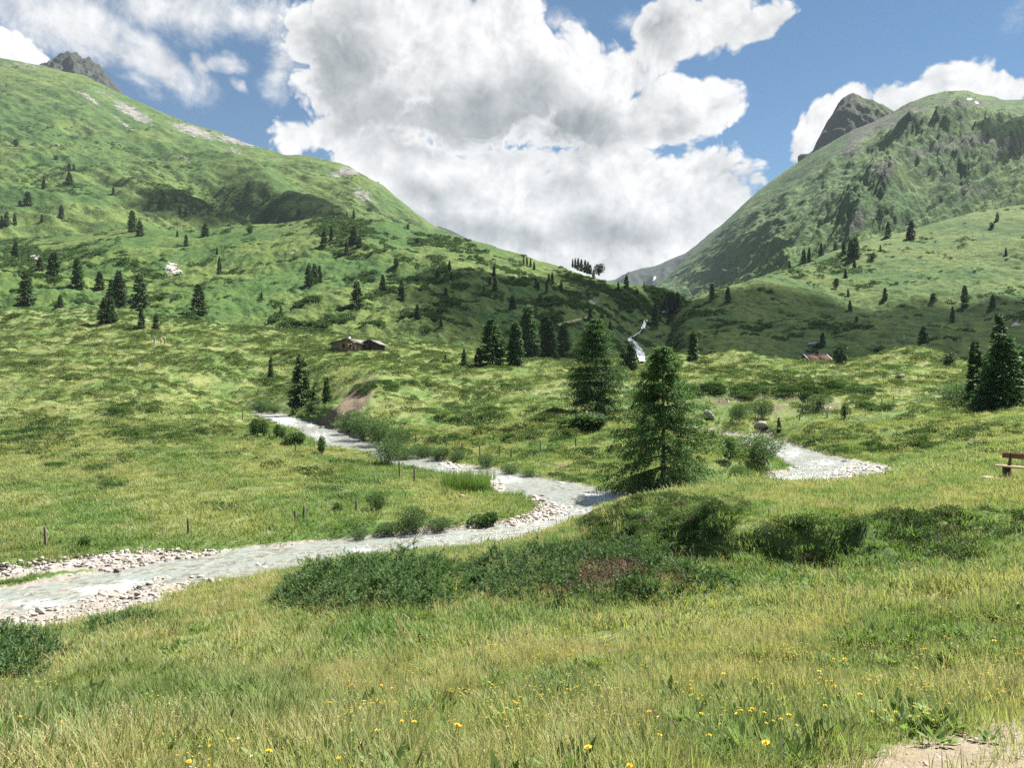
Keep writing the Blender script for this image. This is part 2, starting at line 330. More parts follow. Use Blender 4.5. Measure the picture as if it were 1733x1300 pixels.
# hummocks and tussocks
far = sstep(30, 70, GY)
hum = fbm(GX / 6.5, GY / 4.5, 4, 0.5, 3) * (0.04 + 0.5 * far) + np.abs(fbm(GX / 3.1, GY / 3.6, 3, 0.5, 13)) * 0.42 * sstep(55, 85, GY) + fbm(GX / 1.3, GY / 1.1, 3, 0.55, 9) * 0.055 * sstep(2, 6, GY) + fbm(GX / 17, GY / 11, 2, 0.5, 5) * 0.5 * sstep(60, 110, GY)
bank = np.exp(-((gu - 1420) / 430.0) ** 4) * sstep(12.5, 14.5, GY) * (1 - sstep(15.9, 17.0, GY - np.clip(1350 - gu, 0, 300) * 0.008))
bank = np.maximum(bank, np.exp(-((gu - 1120) / 110.0) ** 2) * sstep(16, 19, GY) * (1 - sstep(24, 25.8, GY)))
EY = GY - np.clip(1350 - gu, 0, 320) * 0.0135 + .35 * perlin(gu / 55, gu * 0, 4)
hum += -0.42 * np.exp(-((gu - 1450) / 480.0) ** 4) * sstep(13.0, 15.0, EY) * (1 - sstep(15.7, 16.3, EY))
hum += bank * (0.18 * np.abs(fbm(GX / 1.1, GY / 0.9, 3, 0.5, 21)) * 2 - 0.10)
HM = fbm(GX / 9.0, GY / 5.5, 5, 0.66, 33)                      # where dwarf shrubs stand
hum = hum + 0.3 * sstep(0.1, 0.45, HM) * sstep(45, 80, GY)
def knoll(px, Y, rx, ry, h): return h * np.exp(-((gu - px) / rx) ** 2 - ((GY - Y) / ry) ** 2)
hum = hum + knoll(380, 138, 75, 10, 2.4) + knoll(470, 134, 40, 8, .6) + knoll(120, 108, 150, 9, 1.5) + knoll(1565, 150, 70, 12, 1.0) + knoll(1230, 148, 50, 8, .8) + knoll(650, 104, 60, 7, 1.2) + knoll(820, 84, 50, 7, .9) + knoll(930, 76, 60, 5, .9) + knoll(1300, 104, 120, 5, 1.0)
GZ = GZ + hum

# ------------------------------------------------------------------ the river: centre lines (px, py, water level, half width)
def line(pts):
    a = []
    for px, py, z, hw in pts:
        Y = -z * F0 / (py - CY); a.append(((px - CX) / F0 * Y, Y, z, hw))
    a = np.array(a); t = np.r_[0, np.cumsum(np.hypot(*np.diff(a[:, :2], axis=0).T))]
    s = np.arange(0, t[-1], 0.45); b = np.stack([np.interp(s, t, a[:, k]) for k in range(4)], 1)
    for _ in range(3):
        k = np.ones(9) / 9; pad = np.concatenate([np.repeat(b[:1], 4, 0), b, np.repeat(b[-1:], 4, 0)])
        b = np.stack([np.convolve(pad[:, q], k, 'valid') for q in range(4)], 1)
    return b
RIVA = line([(405,697,-4.25,1.8),(455,703,-4.45,2.3),(505,722,-4.9,2.6),(560,744,-5.35,2.5),(620,764,-5.7,2.1),(700,783,-5.95,1.8),(770,794,-6.05,2.1),(830,807,-6.12,2.5),(900,823,-6.2,2.7),(960,836,-6.27,2.8),(1020,851,-6.34,2.9),(1044,868,-6.4,2.8),(1010,886,-6.45,2.8),(930,903,-6.5,2.8),(800,920,-6.55,2.8),(650,935,-6.58,2.9),(500,946,-6.62,2.9),(380,954,-6.66,2.5),(250,974,-6.72,1.7),(120,998,-6.8,1.6),(0,1021,-6.88,1.8),(-160,1052,-6.95,1.6),(-300,1085,-7.0,1.8)])
RIVB = line([(1120,728,-5.0,2.0),(1185,732,-5.35,2.3),(1250,741,-5.45,1.9),(1305,752,-5.55,2.0),(1345,770,-5.65,2.2),(1395,786,-5.72,3.4),(1455,793,-5.76,3.6),(1400,803,-5.8,2.4),(1330,812,-5.84,2.4),(1270,826,-5.95,2.2),(1180,838,-6.1,2.2),(1100,850,-6.25,2.3),(1050,862,-6.36,2.4)])
near = (GY > 13) & (GY < 125)
idx = np.nonzero(near.ravel())[0]; qx, qy = GX.ravel()[idx], GY.ravel()[idx]
dr = np.full(len(idx), 99.0); zw = np.zeros(len(idx)); hw = np.ones(len(idx))
for L in (RIVA, RIVB):
    M = L[::2]
    for i in range(0, len(idx), 30000):
        d = np.hypot(qx[i:i+30000, None] - M[:, 0], qy[i:i+30000, None] - M[:, 1]) - M[:, 3]
        k = d.argmin(1); dm = d[np.arange(len(k)), k]; s = slice(i, i + len(k)); b = dm < dr[s]
        dr[s] = np.where(b, dm, dr[s]); zw[s] = np.where(b, M[k, 2], zw[s]); hw[s] = np.where(b, M[k, 3], hw[s])
DR = np.full(GX.size, 99.0); DR[idx] = dr; ZW = np.zeros(GX.size); ZW[idx] = zw
DR = DR.reshape(GX.shape); ZW = ZW.reshape(GX.shape)

# gravel bars and other marked areas, outlined in the photograph
def inside(poly, x, y):
    r = np.zeros(x.shape, bool); n = len(poly)
    for i in range(n):
        (x1, y1), (x2, y2) = poly[i], poly[(i + 1) % n]
        if y1 == y2: continue
        c = ((y1 > y) != (y2 > y)) & (x < (x2 - x1) * (y - y1) / (y2 - y1) + x1); r ^= c
    return r
BARS = {'near': [(-80,1100),(0,1082),(130,1056),(260,1022),(340,988),(480,968),(520,958),(470,950),(400,956),(270,978),(170,997),(90,1015),(0,1034),(-80,1052)],
 'far_left': [(-60,972),(0,955),(120,940),(230,930),(345,930),(400,934),(330,945),(250,955),(195,972),(150,960),(90,962),(0,978)],
 'bend': [(905,838),(925,842),(960,858),(1000,866),(1015,873),(960,884),(905,893),(850,900),(862,880),(895,868)],
 'upper': [(722,788),(760,784),(800,797),(840,806),(860,830),(830,838),(800,815),(760,800)],
 'right': [(1545,795),(1480,790),(1450,784),(1420,790),(1385,806),(1375,822),(1430,818),(1500,806)],
 'upper_right': [(1188,742),(1235,752),(1260,760),(1290,757),(1250,744),(1200,737)],
 'island': [(1272,722),(1310,722),(1322,735),(1335,760),(1322,762),(1300,740),(1275,733)]}
def mpy(z, y): return CY - F0 * z / y
def surf_z(): return GZ
natural = GZ.copy()
wob = fbm(GX / 2.2, GY / 1.6, 3, 0.5, 51) * 0.55
D2 = DR + wob * 0.5
natural = np.where(near & (DR < 8), np.minimum(natural, ZW + 0.15 + np.where((gu > 535) & (gu < 680) & (GY > 62), 1.5, 0.6) * np.maximum(D2, 0)), natural)
low = (gu < 430) & (GY < 31) & (DR < 9)
natural = np.where(low, np.minimum(natural, ZW + 0.22 + 0.30 * np.maximum(D2, 0)), natural)
bankw = 1.1 + 0.5 * fbm(GX / 5, GY / 5, 2, 0.5, 60)
tb = sstep(0, 1, D2 / np.maximum(bankw, .5))
carved = np.where(D2 < 0, ZW - 0.06 - 0.3 * np.clip(-D2 / 1.2, 0, 1), (ZW + 0.02) * (1 - tb) + np.maximum(natural, ZW + 0.12) * tb)
GZ = np.where(near & (DR < 6), carved, natural)
PYG = mpy(GZ, GY)
gravel = np.zeros(GX.shape)
for k, poly in BARS.items():
    yr = (GY > 15) & (GY < 95)
    gravel = np.where(inside(poly, gu, PYG) & yr, 1.0, gravel)
def blur(a, n=2):
    for _ in range(n):
        a = (a + np.roll(a, 1, 0) + np.roll(a, -1, 0)) / 3; a = (a + np.roll(a, 1, 1) + np.roll(a, -1, 1)) / 3
    return a
gravel = blur(gravel, 2)
GZ = np.where((gravel > 0.3) & (DR < 6), GZ * 0.3 + 0.7 * (ZW + 0.05 + 0.13 * perlin(GX / 0.9, GY / 0.8, 77)), GZ)
gravel = np.maximum(gravel, (DR < 0.15) * 1.0); gravel = np.maximum(gravel, blur((DR < 0.35) * 1.0, 1) * 0.8)
PYG = mpy(GZ, GY)
def ell(px, py, rx, ry, rot=0.0, y0=0, y1=999):
    c, s = math.cos(R(rot)), math.sin(R(rot)); dx, dy = gu - px, PYG - py
    return np.where((GY > y0) & (GY < y1), np.exp(-(((dx*c + dy*s) / rx) ** 2 + ((-dx*s + dy*c) / ry) ** 2)), 0)
def stroke(pts, wpx, y0=0, y1=999):
    o = np.zeros(GX.shape)
    for (a, b), (c, d) in zip(pts, pts[1:]):
        L2 = (c-a)**2 + (d-b)**2 + 1e-6; t = np.clip(((gu - a) * (c-a) + (PYG - b) * (d-b)) / L2, 0, 1)
        o = np.maximum(o, 1 - np.clip(np.hypot(gu - a - t*(c-a), (PYG - b - t*(d-b)) * 1.6) / wpx, 0, 1))
    return np.where((GY > y0) & (GY < y1), o, 0)
soil = np.zeros(GX.shape)
for e in [(600,680,50,22,-48),(575,700,40,14,-40),(625,655,26,10,-50),(552,712,24,8,-20)]: soil = np.maximum(soil, ell(*e, 60, 125) * 0.95)
for e in [(1280,668,14,16,-40),(1250,672,30,10,0),(1350,675,60,9,0),(1220,680,26,12,10),(1190,668,16,8,0),(1400,690,50,10,-10),(1310,690,40,10,0)]: soil = np.maximum(soil, ell(*e, 80, 112) * 0.62)
for e in [(1655,742,26,16,-20),(950,790,26,9,0),(1630,862,50,5,-14)]: soil = np.maximum(soil, ell(*e, 16, 62) * 0.7)
path = np.zeros(GX.shape)
path = np.maximum(path, 1.1 * sstep(0, 1, (PYG - (1272 - (gu - 1380) * 0.27)) / 60) * (GY < 7) * (1 - 0.75 * sstep(1690, 1760, gu) * 0))
for p_, w_ in [([(0,590),(80,585),(150,576),(250,580),(330,588),(400,592),(430,598)],7),([(60,592),(120,598)],6),([(200,600),(260,625),(330,650)],9),([(1535,692),(1500,694),(1450,699)],5),([(1180,652),(1100,650),(1030,652),(940,656),(880,668)],7),([(1000,668),(960,690),(930,705)],5),([(840,700),(800,718),(760,735)],5)]:
    path = np.maximum(path, stroke(p_, w_, 60, 260) * 0.62)
for e in [(1130,1040,50,10,0),(1450,1012,50,12,0),(1340,966,90,8,0),(1440,968,80,9,0)]: path = np.maximum(path, ell(*e, 5, 17) * 0.5)
lush = np.clip(np.exp(-np.clip(DR - 0.2, 0, 9) / 1.0) * 1.0, 0, 1) * (gravel < .3)
for e in [(1300,985,230,18,3),(1600,1090,160,60,0),(1200,1270,160,40,0),(330,1200,200,60,0),(950,1180,80,35,0),(120,1230,120,50,0),(180,920,180,14,-3),(700,790,60,18,20)]: lush = np.maximum(lush, ell(*e) * 0.8)
lush = np.maximum(lush, bank * 0.75)
heath = sstep(0.14, 0.36, HM) * sstep(40, 60, GY) * (soil < .3) * (path < .35) * 0.42
heath = np.maximum(heath, bank * sstep(-0.1, 0.25, fbm(GX / 1.6, GY / 1.0, 3, 0.5, 41)))
MG = m_ground()
def grid_faces(nu, nv):
    i = np.arange(nu - 1)[:, None] * nv + np.arange(nv - 1)[None, :]; i = i.ravel()
    return np.stack([i, i + nv, i + nv + 1, i + 1], 1)
gme = mesh('ground', np.stack([GX, GY, GZ], -1).reshape(-1, 3), grid_faces(NU, NV), MG,
           dict(lush=lush, heath=heath, gravel=gravel, soil=soil, path=path), True)
ground = tag(link('ground', gme), 'grassy valley floor with heath patches, gravel banks and worn trails', kind='structure')
SHEETS = [dict(px=GPX, Y=GY, Z=GZ, F=PYG)]
def at(px, py, only=None):
    """the nearest point of the ground seen at a photograph pixel"""
    best = None
    for k, S in enumerate(SHEETS):
        if only is not None and k not in only: continue
        i = int(np.clip(np.searchsorted(S['px'], px) , 1, len(S['px']) - 1))
        if S['px'][i] - px > px - S['px'][i-1]: i -= 1
        if px < S['px'][0] - 9 or px > S['px'][-1] + 9: continue
        f = S['F'][i]; h = np.nonzero(f <= py)[0]
        if not len(h): continue
        j = h[0]; Y = S['Y'][i, j]
        if j > 0 and f[j-1] > py: q = (f[j-1] - py) / (f[j-1] - f[j] + 1e-9); Y = S['Y'][i, j-1] * (1-q) + Y * q
        if best is None or Y < best: best = Y
    if best is None: best = 200.0
    return Vector(((px - CX) / F0 * best, best, -(py - CY) / F0 * best))
def gz(x, y):
    px = x / np.maximum(y, .1) * F0 + CX
    return bil(GZ, (px - GPX[0]) / (GPX[1] - GPX[0]), (np.log(np.maximum(y, YN)) - GLY[0]) / (GLY[1] - GLY[0]))
def gat(arr, x, y):
    px = x / np.maximum(y, .1) * F0 + CX
    return bil(arr, (px - GPX[0]) / (GPX[1] - GPX[0]), (np.log(np.maximum(y, YN)) - GLY[0]) / (GLY[1] - GLY[0]))

# ------------------------------------------------------------------ hills and mountains, each a sheet through traced crest, flank and foot lines
def layer(name, label, curves, nu, nv, mat, noise, attr_fn, taper=0.5, pxr=(-300, 2040), seed=0, backdrop=0.35, sm=6):
    px = np.linspace(pxr[0], pxr[1], nu); C = []
    for c in curves:
        c = np.array(c, dtype=float); y = np.interp(px, c[:, 0], c[:, 1]); d = np.interp(px, c[:, 0], np.log(c[:, 2]))
        k = np.ones(sm) / sm
        if c is not None:
            d = np.convolve(np.pad(d, (sm, sm), 'edge'), k, 'same')[sm:-sm]
            if len(C): pass
        C.append((y, d))
    m = len(C); t = np.linspace(0, m - 1, nv); i = np.clip(np.floor(t).astype(int), 0, m - 2); a = t - i
    a = a if m > 2 else a
    py = np.stack([C[j][0] for j in range(m)], 1); ld = np.stack([C[j][1] for j in range(m)], 1)
    PY = py[:, i] * (1 - a) + py[:, i + 1] * a; LD = ld[:, i] * (1 - a) + ld[:, i + 1] * a
    if m > 2:                                    # round the kink at the flank line
        for _ in range(nv // 10): 
            q = LD.copy(); q[:, 1:-1] = (LD[:, :-2] + LD[:, 1:-1] + LD[:, 2:]) / 3; LD = q
            q = PY.copy(); q[:, 1:-1] = (PY[:, :-2] + PY[:, 1:-1] + PY[:, 2:]) / 3; PY = q
    Y = np.exp(LD); U = np.repeat(px[:, None], nv, 1); X = (U - CX) / F0 * Y; Z = -(PY - CY) / F0 * Y
    T = np.repeat((t / (m - 1))[None, :], nu, 0)
    dz = noise(X, Y, Z, U, PY, T)
    Z = Z + dz * (1 - (1 - taper) * sstep(0.72, 1.0, T))
    at_ = attr_fn(X, Y, Z, U, CY - F0 * Z / Y, T)
    for q in range(1, 5):                        # the far side falls away behind the crest
        Yb = Y[:, -1:] * (1 + 0.02 * q * q) ; Xb = (px[:, None] - CX) / F0 * Yb
        Zb = Z[:, nv-1:nv] - backdrop * 0.06 * q * q * Y[:, nv-1:nv]
        Y = np.concatenate([Y, Yb], 1); X = np.concatenate([X, Xb], 1); Z = np.concatenate([Z, Zb], 1)
    nv2 = nv + 4
    at_ = {k: np.concatenate([v, np.repeat(v[:, -1:], 4, 1)], 1) for k, v in at_.items()}
    me = mesh(name, np.stack([X, Y, Z], -1).reshape(-1, 3), grid_faces(nu, nv2), mat, at_, True)
    o = tag(link(name, me), label, kind='structure')
    SHEETS.append(dict(px=px, Y=Y, Z=Z, F=CY - F0 * Z / Y, at=at_, X=X))
    return o
def blob2(U, PY, es):
    o = np.zeros(U.shape)
    for px, py, rx, ry, rot, wt in es:
        c, s = math.cos(R(rot)), math.sin(R(rot)); dx, dy = U - px, PY - py
        o = np.maximum(o, wt * np.exp(-(((dx*c + dy*s) / rx) ** 2 + ((-dx*s + dy*c) / ry) ** 2)))
    return o
def trail(U, PY, pts, wpx):
    o = np.zeros(U.shape)
    for (a, b), (c, d) in zip(pts, pts[1:]):
        L2 = (c-a)**2 + (d-b)**2; t = np.clip(((U - a) * (c-a) + (PY - b) * (d-b)) / L2, 0, 1)
        o = np.maximum(o, 1 - np.clip(np.hypot(U - a - t*(c-a), PY - b - t*(d-b)) / wpx, 0, 1))
    return o
M_B = m_slope('hill_turf', (0.112, 0.148, 0.044), (0.054, 0.106, 0.031), (0.030, 0.064, 0.022), (0.16, 0.15, 0.14), (0.42, 0.40, 0.38), 1.6)
M_A = m_slope('mountain_turf', (0.106, 0.145, 0.045), (0.054, 0.104, 0.031), (0.036, 0.068, 0.024), (0.07, 0.072, 0.068), (0.27, 0.26, 0.24), 0.6)
M_E = m_slope('mountain_rock_and_turf', (0.105, 0.165, 0.052), (0.046, 0.100, 0.032), (0.026, 0.058, 0.021), (0.026, 0.036, 0.024), (0.105, 0.115, 0.085), 0.5)
M_P = m_slope('peak_rock', (0.055, 0.085, 0.03), (0.045, 0.075, 0.026), (0.04, 0.06, 0.025), (0.018, 0.022, 0.020), (0.062, 0.068, 0.060), 0.5)

def nB(X, Y, Z, U, PY, T):
    n = fbm(X / 60, Y / 60, 3, 0.5, 1) * 5.0 * sstep(0.05, 0.3, T) + fbm(X / 13, Y / 13, 4, 0.55, 4) * 1.3 + fbm(X / 3.0, Y / 4.5, 3, 0.6, 8) * 0.75
    ter = np.sin(Z / 1.5 * 2 + 3.0 * perlin(X / 22, Y / 22, 12)); return n + ter * 0.22
def aB(X, Y, Z, U, PY, T):
    s = fbm(X / 26, Y / 20, 5, 0.62, 14) * 0.5
    s = s + blob2(U, PY, [(60,440,120,40,8,.5),(200,450,110,25,5,.35),(330,560,70,18,25,.5),(400,590,70,16,30,.5),(590,385,90,18,5,.75),(640,440,120,40,35,.5),(800,430,150,22,18,.5),(860,500,140,30,15,.3),(1000,510,90,45,30,.5),(1080,520,60,40,20,.5),(560,530,130,25,5,.2),(250,490,60,16,0,.3)])
    rock = blob2(U, PY, [(292,455,20,14,20,.8),(60,437,16,9,20,.7),(493,428,14,5,0,.55),(1005,510,14,8,0,.6),(870,470,30,10,20,.4),(905,470,20,10,0,.4),(760,478,30,8,0,.42)])
    path = trail(U, PY, [(945,550),(960,545),(990,538),(1000,532)], 4.0) * 0.8
    path = np.maximum(path, trail(U, PY, [(1035,556),(1050,566),(1062,577)], 7) * 0)
    return dict(scrub=s + 0.06, rock=rock, path=path, snow=0 * U)
hillB = layer('hillside', 'green left hillside of pasture and alder scrub dotted with conifers', [
 [(-300,604,160),(0,594,165),(200,584,180),(400,594,185),(500,596,190),(600,598,190),(700,604,185),(800,614,185),(900,620,190),(1000,620,220),(1060,626,240),(1090,632,260),(1180,640,300)],
 [(-300,500,262),(0,490,252),(200,500,258),(340,510,262),(500,505,275),(604,515,275),(700,520,270),(800,530,265),(900,530,280),(1000,535,320),(1100,550,400),(1180,575,420)],
 [(-300,415,500),(0,405,485),(100,396,480),(200,388,478),(250,390,468),(340,391,462),(400,383,458),(470,377,455),(530,366,455),(600,366,455),(650,372,450),(700,386,450),(785,405,445),(870,430,440),(960,455,430),(1000,467,430),(1060,479,430),(1100,485,430),(1130,491,430),(1160,503,435),(1185,525,440)]],
 560, 300, M_B, nB, aB, 0.25, (-300, 1180))

def nA(X, Y, Z, U, PY, T):
    q = (X * 0.6 + Y * 0.8)
    n = fbm(X / 190, Y / 190, 4, 0.5, 2) * 13 + fbm(q / 38, Z / 90, 3, 0.55, 5, True) * 8 + fbm(X / 24, Y / 24, 4, 0.6, 6) * 2.2
    n = n - 34 * blob2(U, PY, [(420,352,95,16,24,1)]) + 20 * blob2(U, PY, [(440,318,120,14,24,1)])
    return n
def aA(X, Y, Z, U, PY, T):
    r = blob2(U, PY, [(30,110,140,10,6,.6),(180,160,90,16,28,.55),(150,165,35,8,35,.8),(225,190,60,14,30,.85),(330,222,60,14,18,.9),(400,238,50,9,14,.95),(395,256,26,16,10,.65),(470,268,12,16,10,.5),(590,290,26,10,8,1.0),(570,296,20,6,5,.9),(615,330,30,16,30,.8),(640,350,40,14,30,.55),(205,205,40,6,35,.7),(310,265,36,7,38,.7),(420,338,16,6,20,.8),(95,245,9,5,0,.9),(40,195,20,6,15,.6),(150,212,6,10,0,.7),(500,290,60,20,20,.25),(300,238,60,30,40,.25)])
    s = fbm(X / 70, Y / 60, 5, 0.6, 24) * 0.42 + blob2(U, PY, [(330,335,110,34,22,.55),(440,352,90,20,22,.6),(230,260,50,14,10,.45),(60,235,50,12,10,.4),(60,300,70,30,20,.3),(250,300,80,20,30,.3)])
    return dict(scrub=s - 0.02, rock=r * .8 + 0.05 * fbm(X / 90, Y / 90, 3, .5, 31), path=0 * U, snow=0 * U)
mtnA = layer('mountain', 'long green mountain slope on the left with pale rock bands below its ridge', [
 [(-300,440,470),(0,432,470),(200,420,505),(340,408,590),(470,400,640),(600,395,680),(700,410,720),(760,425,750),(840,450,760)],
 [(-300,270,900),(0,262,860),(200,300,800),(400,335,790),(500,345,800),(600,345,830),(700,386,800),(760,405,860),(840,425,860)],
 [(-300,80,1500),(0,98,1400),(75,109,1400),(150,130,1380),(210,160,1360),(250,181,1330),(300,201,1300),(350,217,1270),(400,237,1240),(440,249,1210),(480,264,1180),(505,265,1170),(560,276,1150),(590,284,1130),(620,301,1100),(650,321,1060),(690,351,1010),(730,379,960),(760,393,930),(790,404,900),(840,420,880)]],
 430, 260, M_A, nA, aA, 0.3, (-300, 840))
def nP(X, Y, Z, U, PY, T): return fbm(X / 45, Z / 60, 5, 0.65, 7, True) * 26 - 8 + fbm(X / 14, Z / 14, 3, 0.6, 9) * 4
def aP(X, Y, Z, U, PY, T): return dict(scrub=0 * U, rock=0.75 + 0 * U, path=0 * U, snow=0 * U)
peakA = layer('mountain_peak', 'dark rocky summit rising above the left ridge', [
 [(40,150,1560),(150,190,1540),(260,230,1520)],
 [(40,128,1800),(75,109,1780),(92,98,1770),(108,92,1760),(124,91,1760),(138,96,1760),(150,101,1750),(163,111,1750),(176,121,1740),(188,138,1740),(200,151,1730),(208,160,1720),(225,178,1700),(260,205,1690)]],
 110, 70, M_P, nP, aP, 0.45, (40, 260))

def nC(X, Y, Z, U, PY, T):
    n = fbm(X / 70, Y / 70, 3, 0.5, 41) * 5.0 * sstep(0.03, 0.3, T) + fbm(X / 15, Y / 15, 4, 0.55, 44) * 1.1 + fbm(X / 3.5, Y / 4, 3, 0.6, 48) * 0.55
    right = sstep(1280, 1480, U)
    ter = np.abs(((Z / 2.6 + 0.9 * perlin(X / 14, Y / 30, 52) + 0.5 * perlin(X / 5, Y / 12, 53)) % 1.0) - 0.5) * 2 - 0.5
    n = n + 9 * blob2(U, PY, [(1290,500,90,26,0,1),(1400,440,90,16,-10,.6)]) - 9 * blob2(U, PY, [(1110,570,30,60,10,1)])
    return n + ter * (0.25 + 0.6 * right)
def aC(X, Y, Z, U, PY, T):
    s = fbm(X / 26, Y / 22, 5, 0.62, 64) * 0.5 + blob2(U, PY, [(1180,560,90,50,0,.35),(1320,555,90,20,0,.45),(1440,480,100,10,0,.2),(1420,445,90,22,-8,.55),(1330,450,80,14,-10,.5),(1560,420,60,20,0,.2),(1710,520,60,30,0,.4),(1280,530,40,10,-10,.3)])
    p = np.maximum(trail(U, PY, [(1190,588),(1250,587),(1330,589)], 3) * .5, trail(U, PY, [(1290,512),(1340,510),(1380,520)], 3) * .5)
    return dict(scrub=s, rock=blob2(U, PY, [(1720,548,14,8,0,.7)]), path=p, snow=0 * U)
hillC = layer('slope', 'terraced pasture slope at the foot of the right mountain, partly under cloud shadow', [
 [(1030,640,262),(1080,634,256),(1200,626,232),(1400,628,222),(1600,632,226),(1733,636,230),(2040,636,230)],
 [(1030,615,330),(1080,600,345),(1110,565,370),(1160,540,380),(1250,530,385),(1400,525,390),(1560,520,395),(1733,515,400),(2040,500,400)],
 [(1030,610,400),(1080,592,410),(1098,560,420),(1112,540,430),(1130,526,440),(1160,512,452),(1200,497,470),(1260,484,490),(1300,466,510),(1330,455,530),(1360,446,545),(1400,432,560),(1450,412,580),(1500,398,600),(1560,383,620),(1640,362,630),(1733,345,640),(2040,325,650)]],
 430, 270, M_B, nC, aC, 0.3, (1030, 2040))

def nE(X, Y, Z, U, PY, T):
    a = math.radians(-37); q = (U * math.sin(-a) + PY * math.cos(a)); p = (U * math.cos(a) + PY * math.sin(a))   # across and along the fall line
    n = fbm(q / 42, p / 260, 4, 0.55, 71, True) * 27 + fbm(q / 13, p / 50, 4, 0.55, 75, True) * 7 + fbm(X / 30, Z / 30, 4, 0.6, 77) * 4 - 14
    cl = blob2(U, PY, [(1640,240,90,34,-8,1),(1720,250,60,40,0,1),(1560,255,40,20,-10,.8),(1500,290,40,30,-30,.8),(1450,375,36,26,-20,.7),(1500,210,60,20,-20,.6),(1400,330,60,18,-35,.4)])
    n = n + 38 * blob2(U, PY, [(1500,330,40,50,-40,1),(1450,370,30,30,-30,.7),(1600,225,120,14,-12,1.0)]) - 38 * blob2(U, PY, [(1600,290,90,20,-10,1),(1560,330,40,60,30,.6)])
    return n * sstep(0.0, 0.12, T) + cl * fbm(U / 9, PY / 40, 4, 0.6, 79, True) * 4 + cl * fbm(U / 22, PY / 12, 4, 0.6, 80, True) * 8
def aE(X, Y, Z, U, PY, T):
    a = math.radians(-37); q = (U * math.sin(-a) + PY * math.cos(a)); p = (U * math.cos(a) + PY * math.sin(a))
    cl = blob2(U, PY, [(1640,240,90,20,-8,.55),(1720,250,60,30,0,.57),(1560,258,46,14,-10,.52),(1500,285,46,26,-30,.55),(1450,375,34,24,-20,.55),(1480,215,70,16,-25,.75),(1545,185,60,14,-10,.55),(1640,175,80,8,0,.6),(1440,250,30,20,-35,.6),(1400,330,80,10,-35,.35),(1300,370,100,8,-38,.3),(1640,320,60,20,10,.5),(1600,305,50,20,10,.42),(1700,340,60,8,0,.4)])
    s = fbm(q / 30, p / 120, 5, 0.6, 84) * 0.55 + blob2(U, PY, [(1470,360,60,40,-20,.4),(1330,440,120,14,-10,.5),(1250,440,120,10,-30,.25),(1400,410,100,14,-10,.4)])
    snow = blob2(U, PY, [(1641,167,5,1.8,0,1.1),(1653,173,4,1.5,20,1.1)])
    return dict(scrub=s + 0.05, rock=cl + 0.18 * fbm(q / 20, p / 60, 4, .6, 88, True), path=0 * U, snow=snow)
mtnE = layer('mountain', 'steep shadowed mountain on the right with dark crags and green gullies', [
 [(1100,520,1500),(1200,515,1050),(1330,480,720),(1450,440,690),(1560,410,690),(1733,375,690),(2040,350,690)],
 [(1100,505,1950),(1150,475,1800),(1250,410,1250),(1330,375,1050),(1450,330,950),(1560,300,900),(1733,270,880),(2040,260,880)],
 [(1100,492,2300),(1120,476,2250),(1150,448,2150),(1180,421,2050),(1230,372,1900),(1285,321,1750),(1330,288,1660),(1375,259,1580),(1400,245,1540),(1440,222,1480),(1480,206,1430),(1505,192,1400),(1540,172,1370),(1570,161,1350),(1600,154,1330),(1640,153,1310),(1670,161,1300),(1700,168,1290),(1733,168,1280),(1800,175,1260),(2040,230,1200)]],
 470, 330, M_E, nE, aE, 0.10, (1100, 2040))
peakE = layer('mountain_peak', 'pointed crag standing behind the shoulder of the right mountain', [
 [(1350,300,1600),(1400,290,1560),(1470,270,1520),(1530,250,1500)],
 [(1350,275,1780),(1375,259,1760),(1383,240,1750),(1394,218,1740),(1406,200,1730),(1418,178,1720),(1430,165,1720),(1440,160,1715),(1452,162,1710),(1470,168,1700),(1488,177,1700),(1503,185,1690),(1530,200,1680)]],
 80, 70, M_P, lambda X, Y, Z, U, PY, T: fbm(X / 40, Z / 90, 4, 0.6, 91, True) * 26, lambda X, Y, Z, U, PY, T: dict(scrub=0*U + .1, rock=0.62 - 0.4 * blob2(U, PY, [(1480,185,30,12,25,1)]), path=0*U, snow=blob2(U, PY, [(1412,251,2.5,3.5,20,1.1)])), 0.25, (1350, 1530))
M_F = m_slope('far_turf_painted_shade', (0.022, 0.036, 0.028), (0.018, 0.030, 0.026), (0.016, 0.026, 0.022), (0.016, 0.022, 0.026), (0.036, 0.044, 0.05), 0.25)  # dark bluish colours: the far ridge's cloud shade is put into them
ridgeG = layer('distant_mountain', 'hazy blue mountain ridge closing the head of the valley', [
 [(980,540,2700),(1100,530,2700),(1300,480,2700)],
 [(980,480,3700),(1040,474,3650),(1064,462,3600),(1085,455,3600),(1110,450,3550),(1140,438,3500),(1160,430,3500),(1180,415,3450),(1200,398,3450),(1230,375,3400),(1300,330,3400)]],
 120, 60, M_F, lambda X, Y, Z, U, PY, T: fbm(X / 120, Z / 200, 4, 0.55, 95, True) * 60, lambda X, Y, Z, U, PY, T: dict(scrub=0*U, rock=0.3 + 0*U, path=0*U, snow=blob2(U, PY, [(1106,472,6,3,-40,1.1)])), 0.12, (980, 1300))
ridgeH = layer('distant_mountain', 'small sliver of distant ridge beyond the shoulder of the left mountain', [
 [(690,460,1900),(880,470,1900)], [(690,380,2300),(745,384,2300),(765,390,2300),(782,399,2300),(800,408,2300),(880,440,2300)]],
 60, 24, M_F, lambda X, Y, Z, U, PY, T: fbm(X / 90, Z / 90, 3, 0.5, 97) * 12, lambda X, Y, Z, U, PY, T: dict(scrub=0*U, rock=0.3 + 0*U, path=0*U, snow=0*U), 0.1, (690, 880))

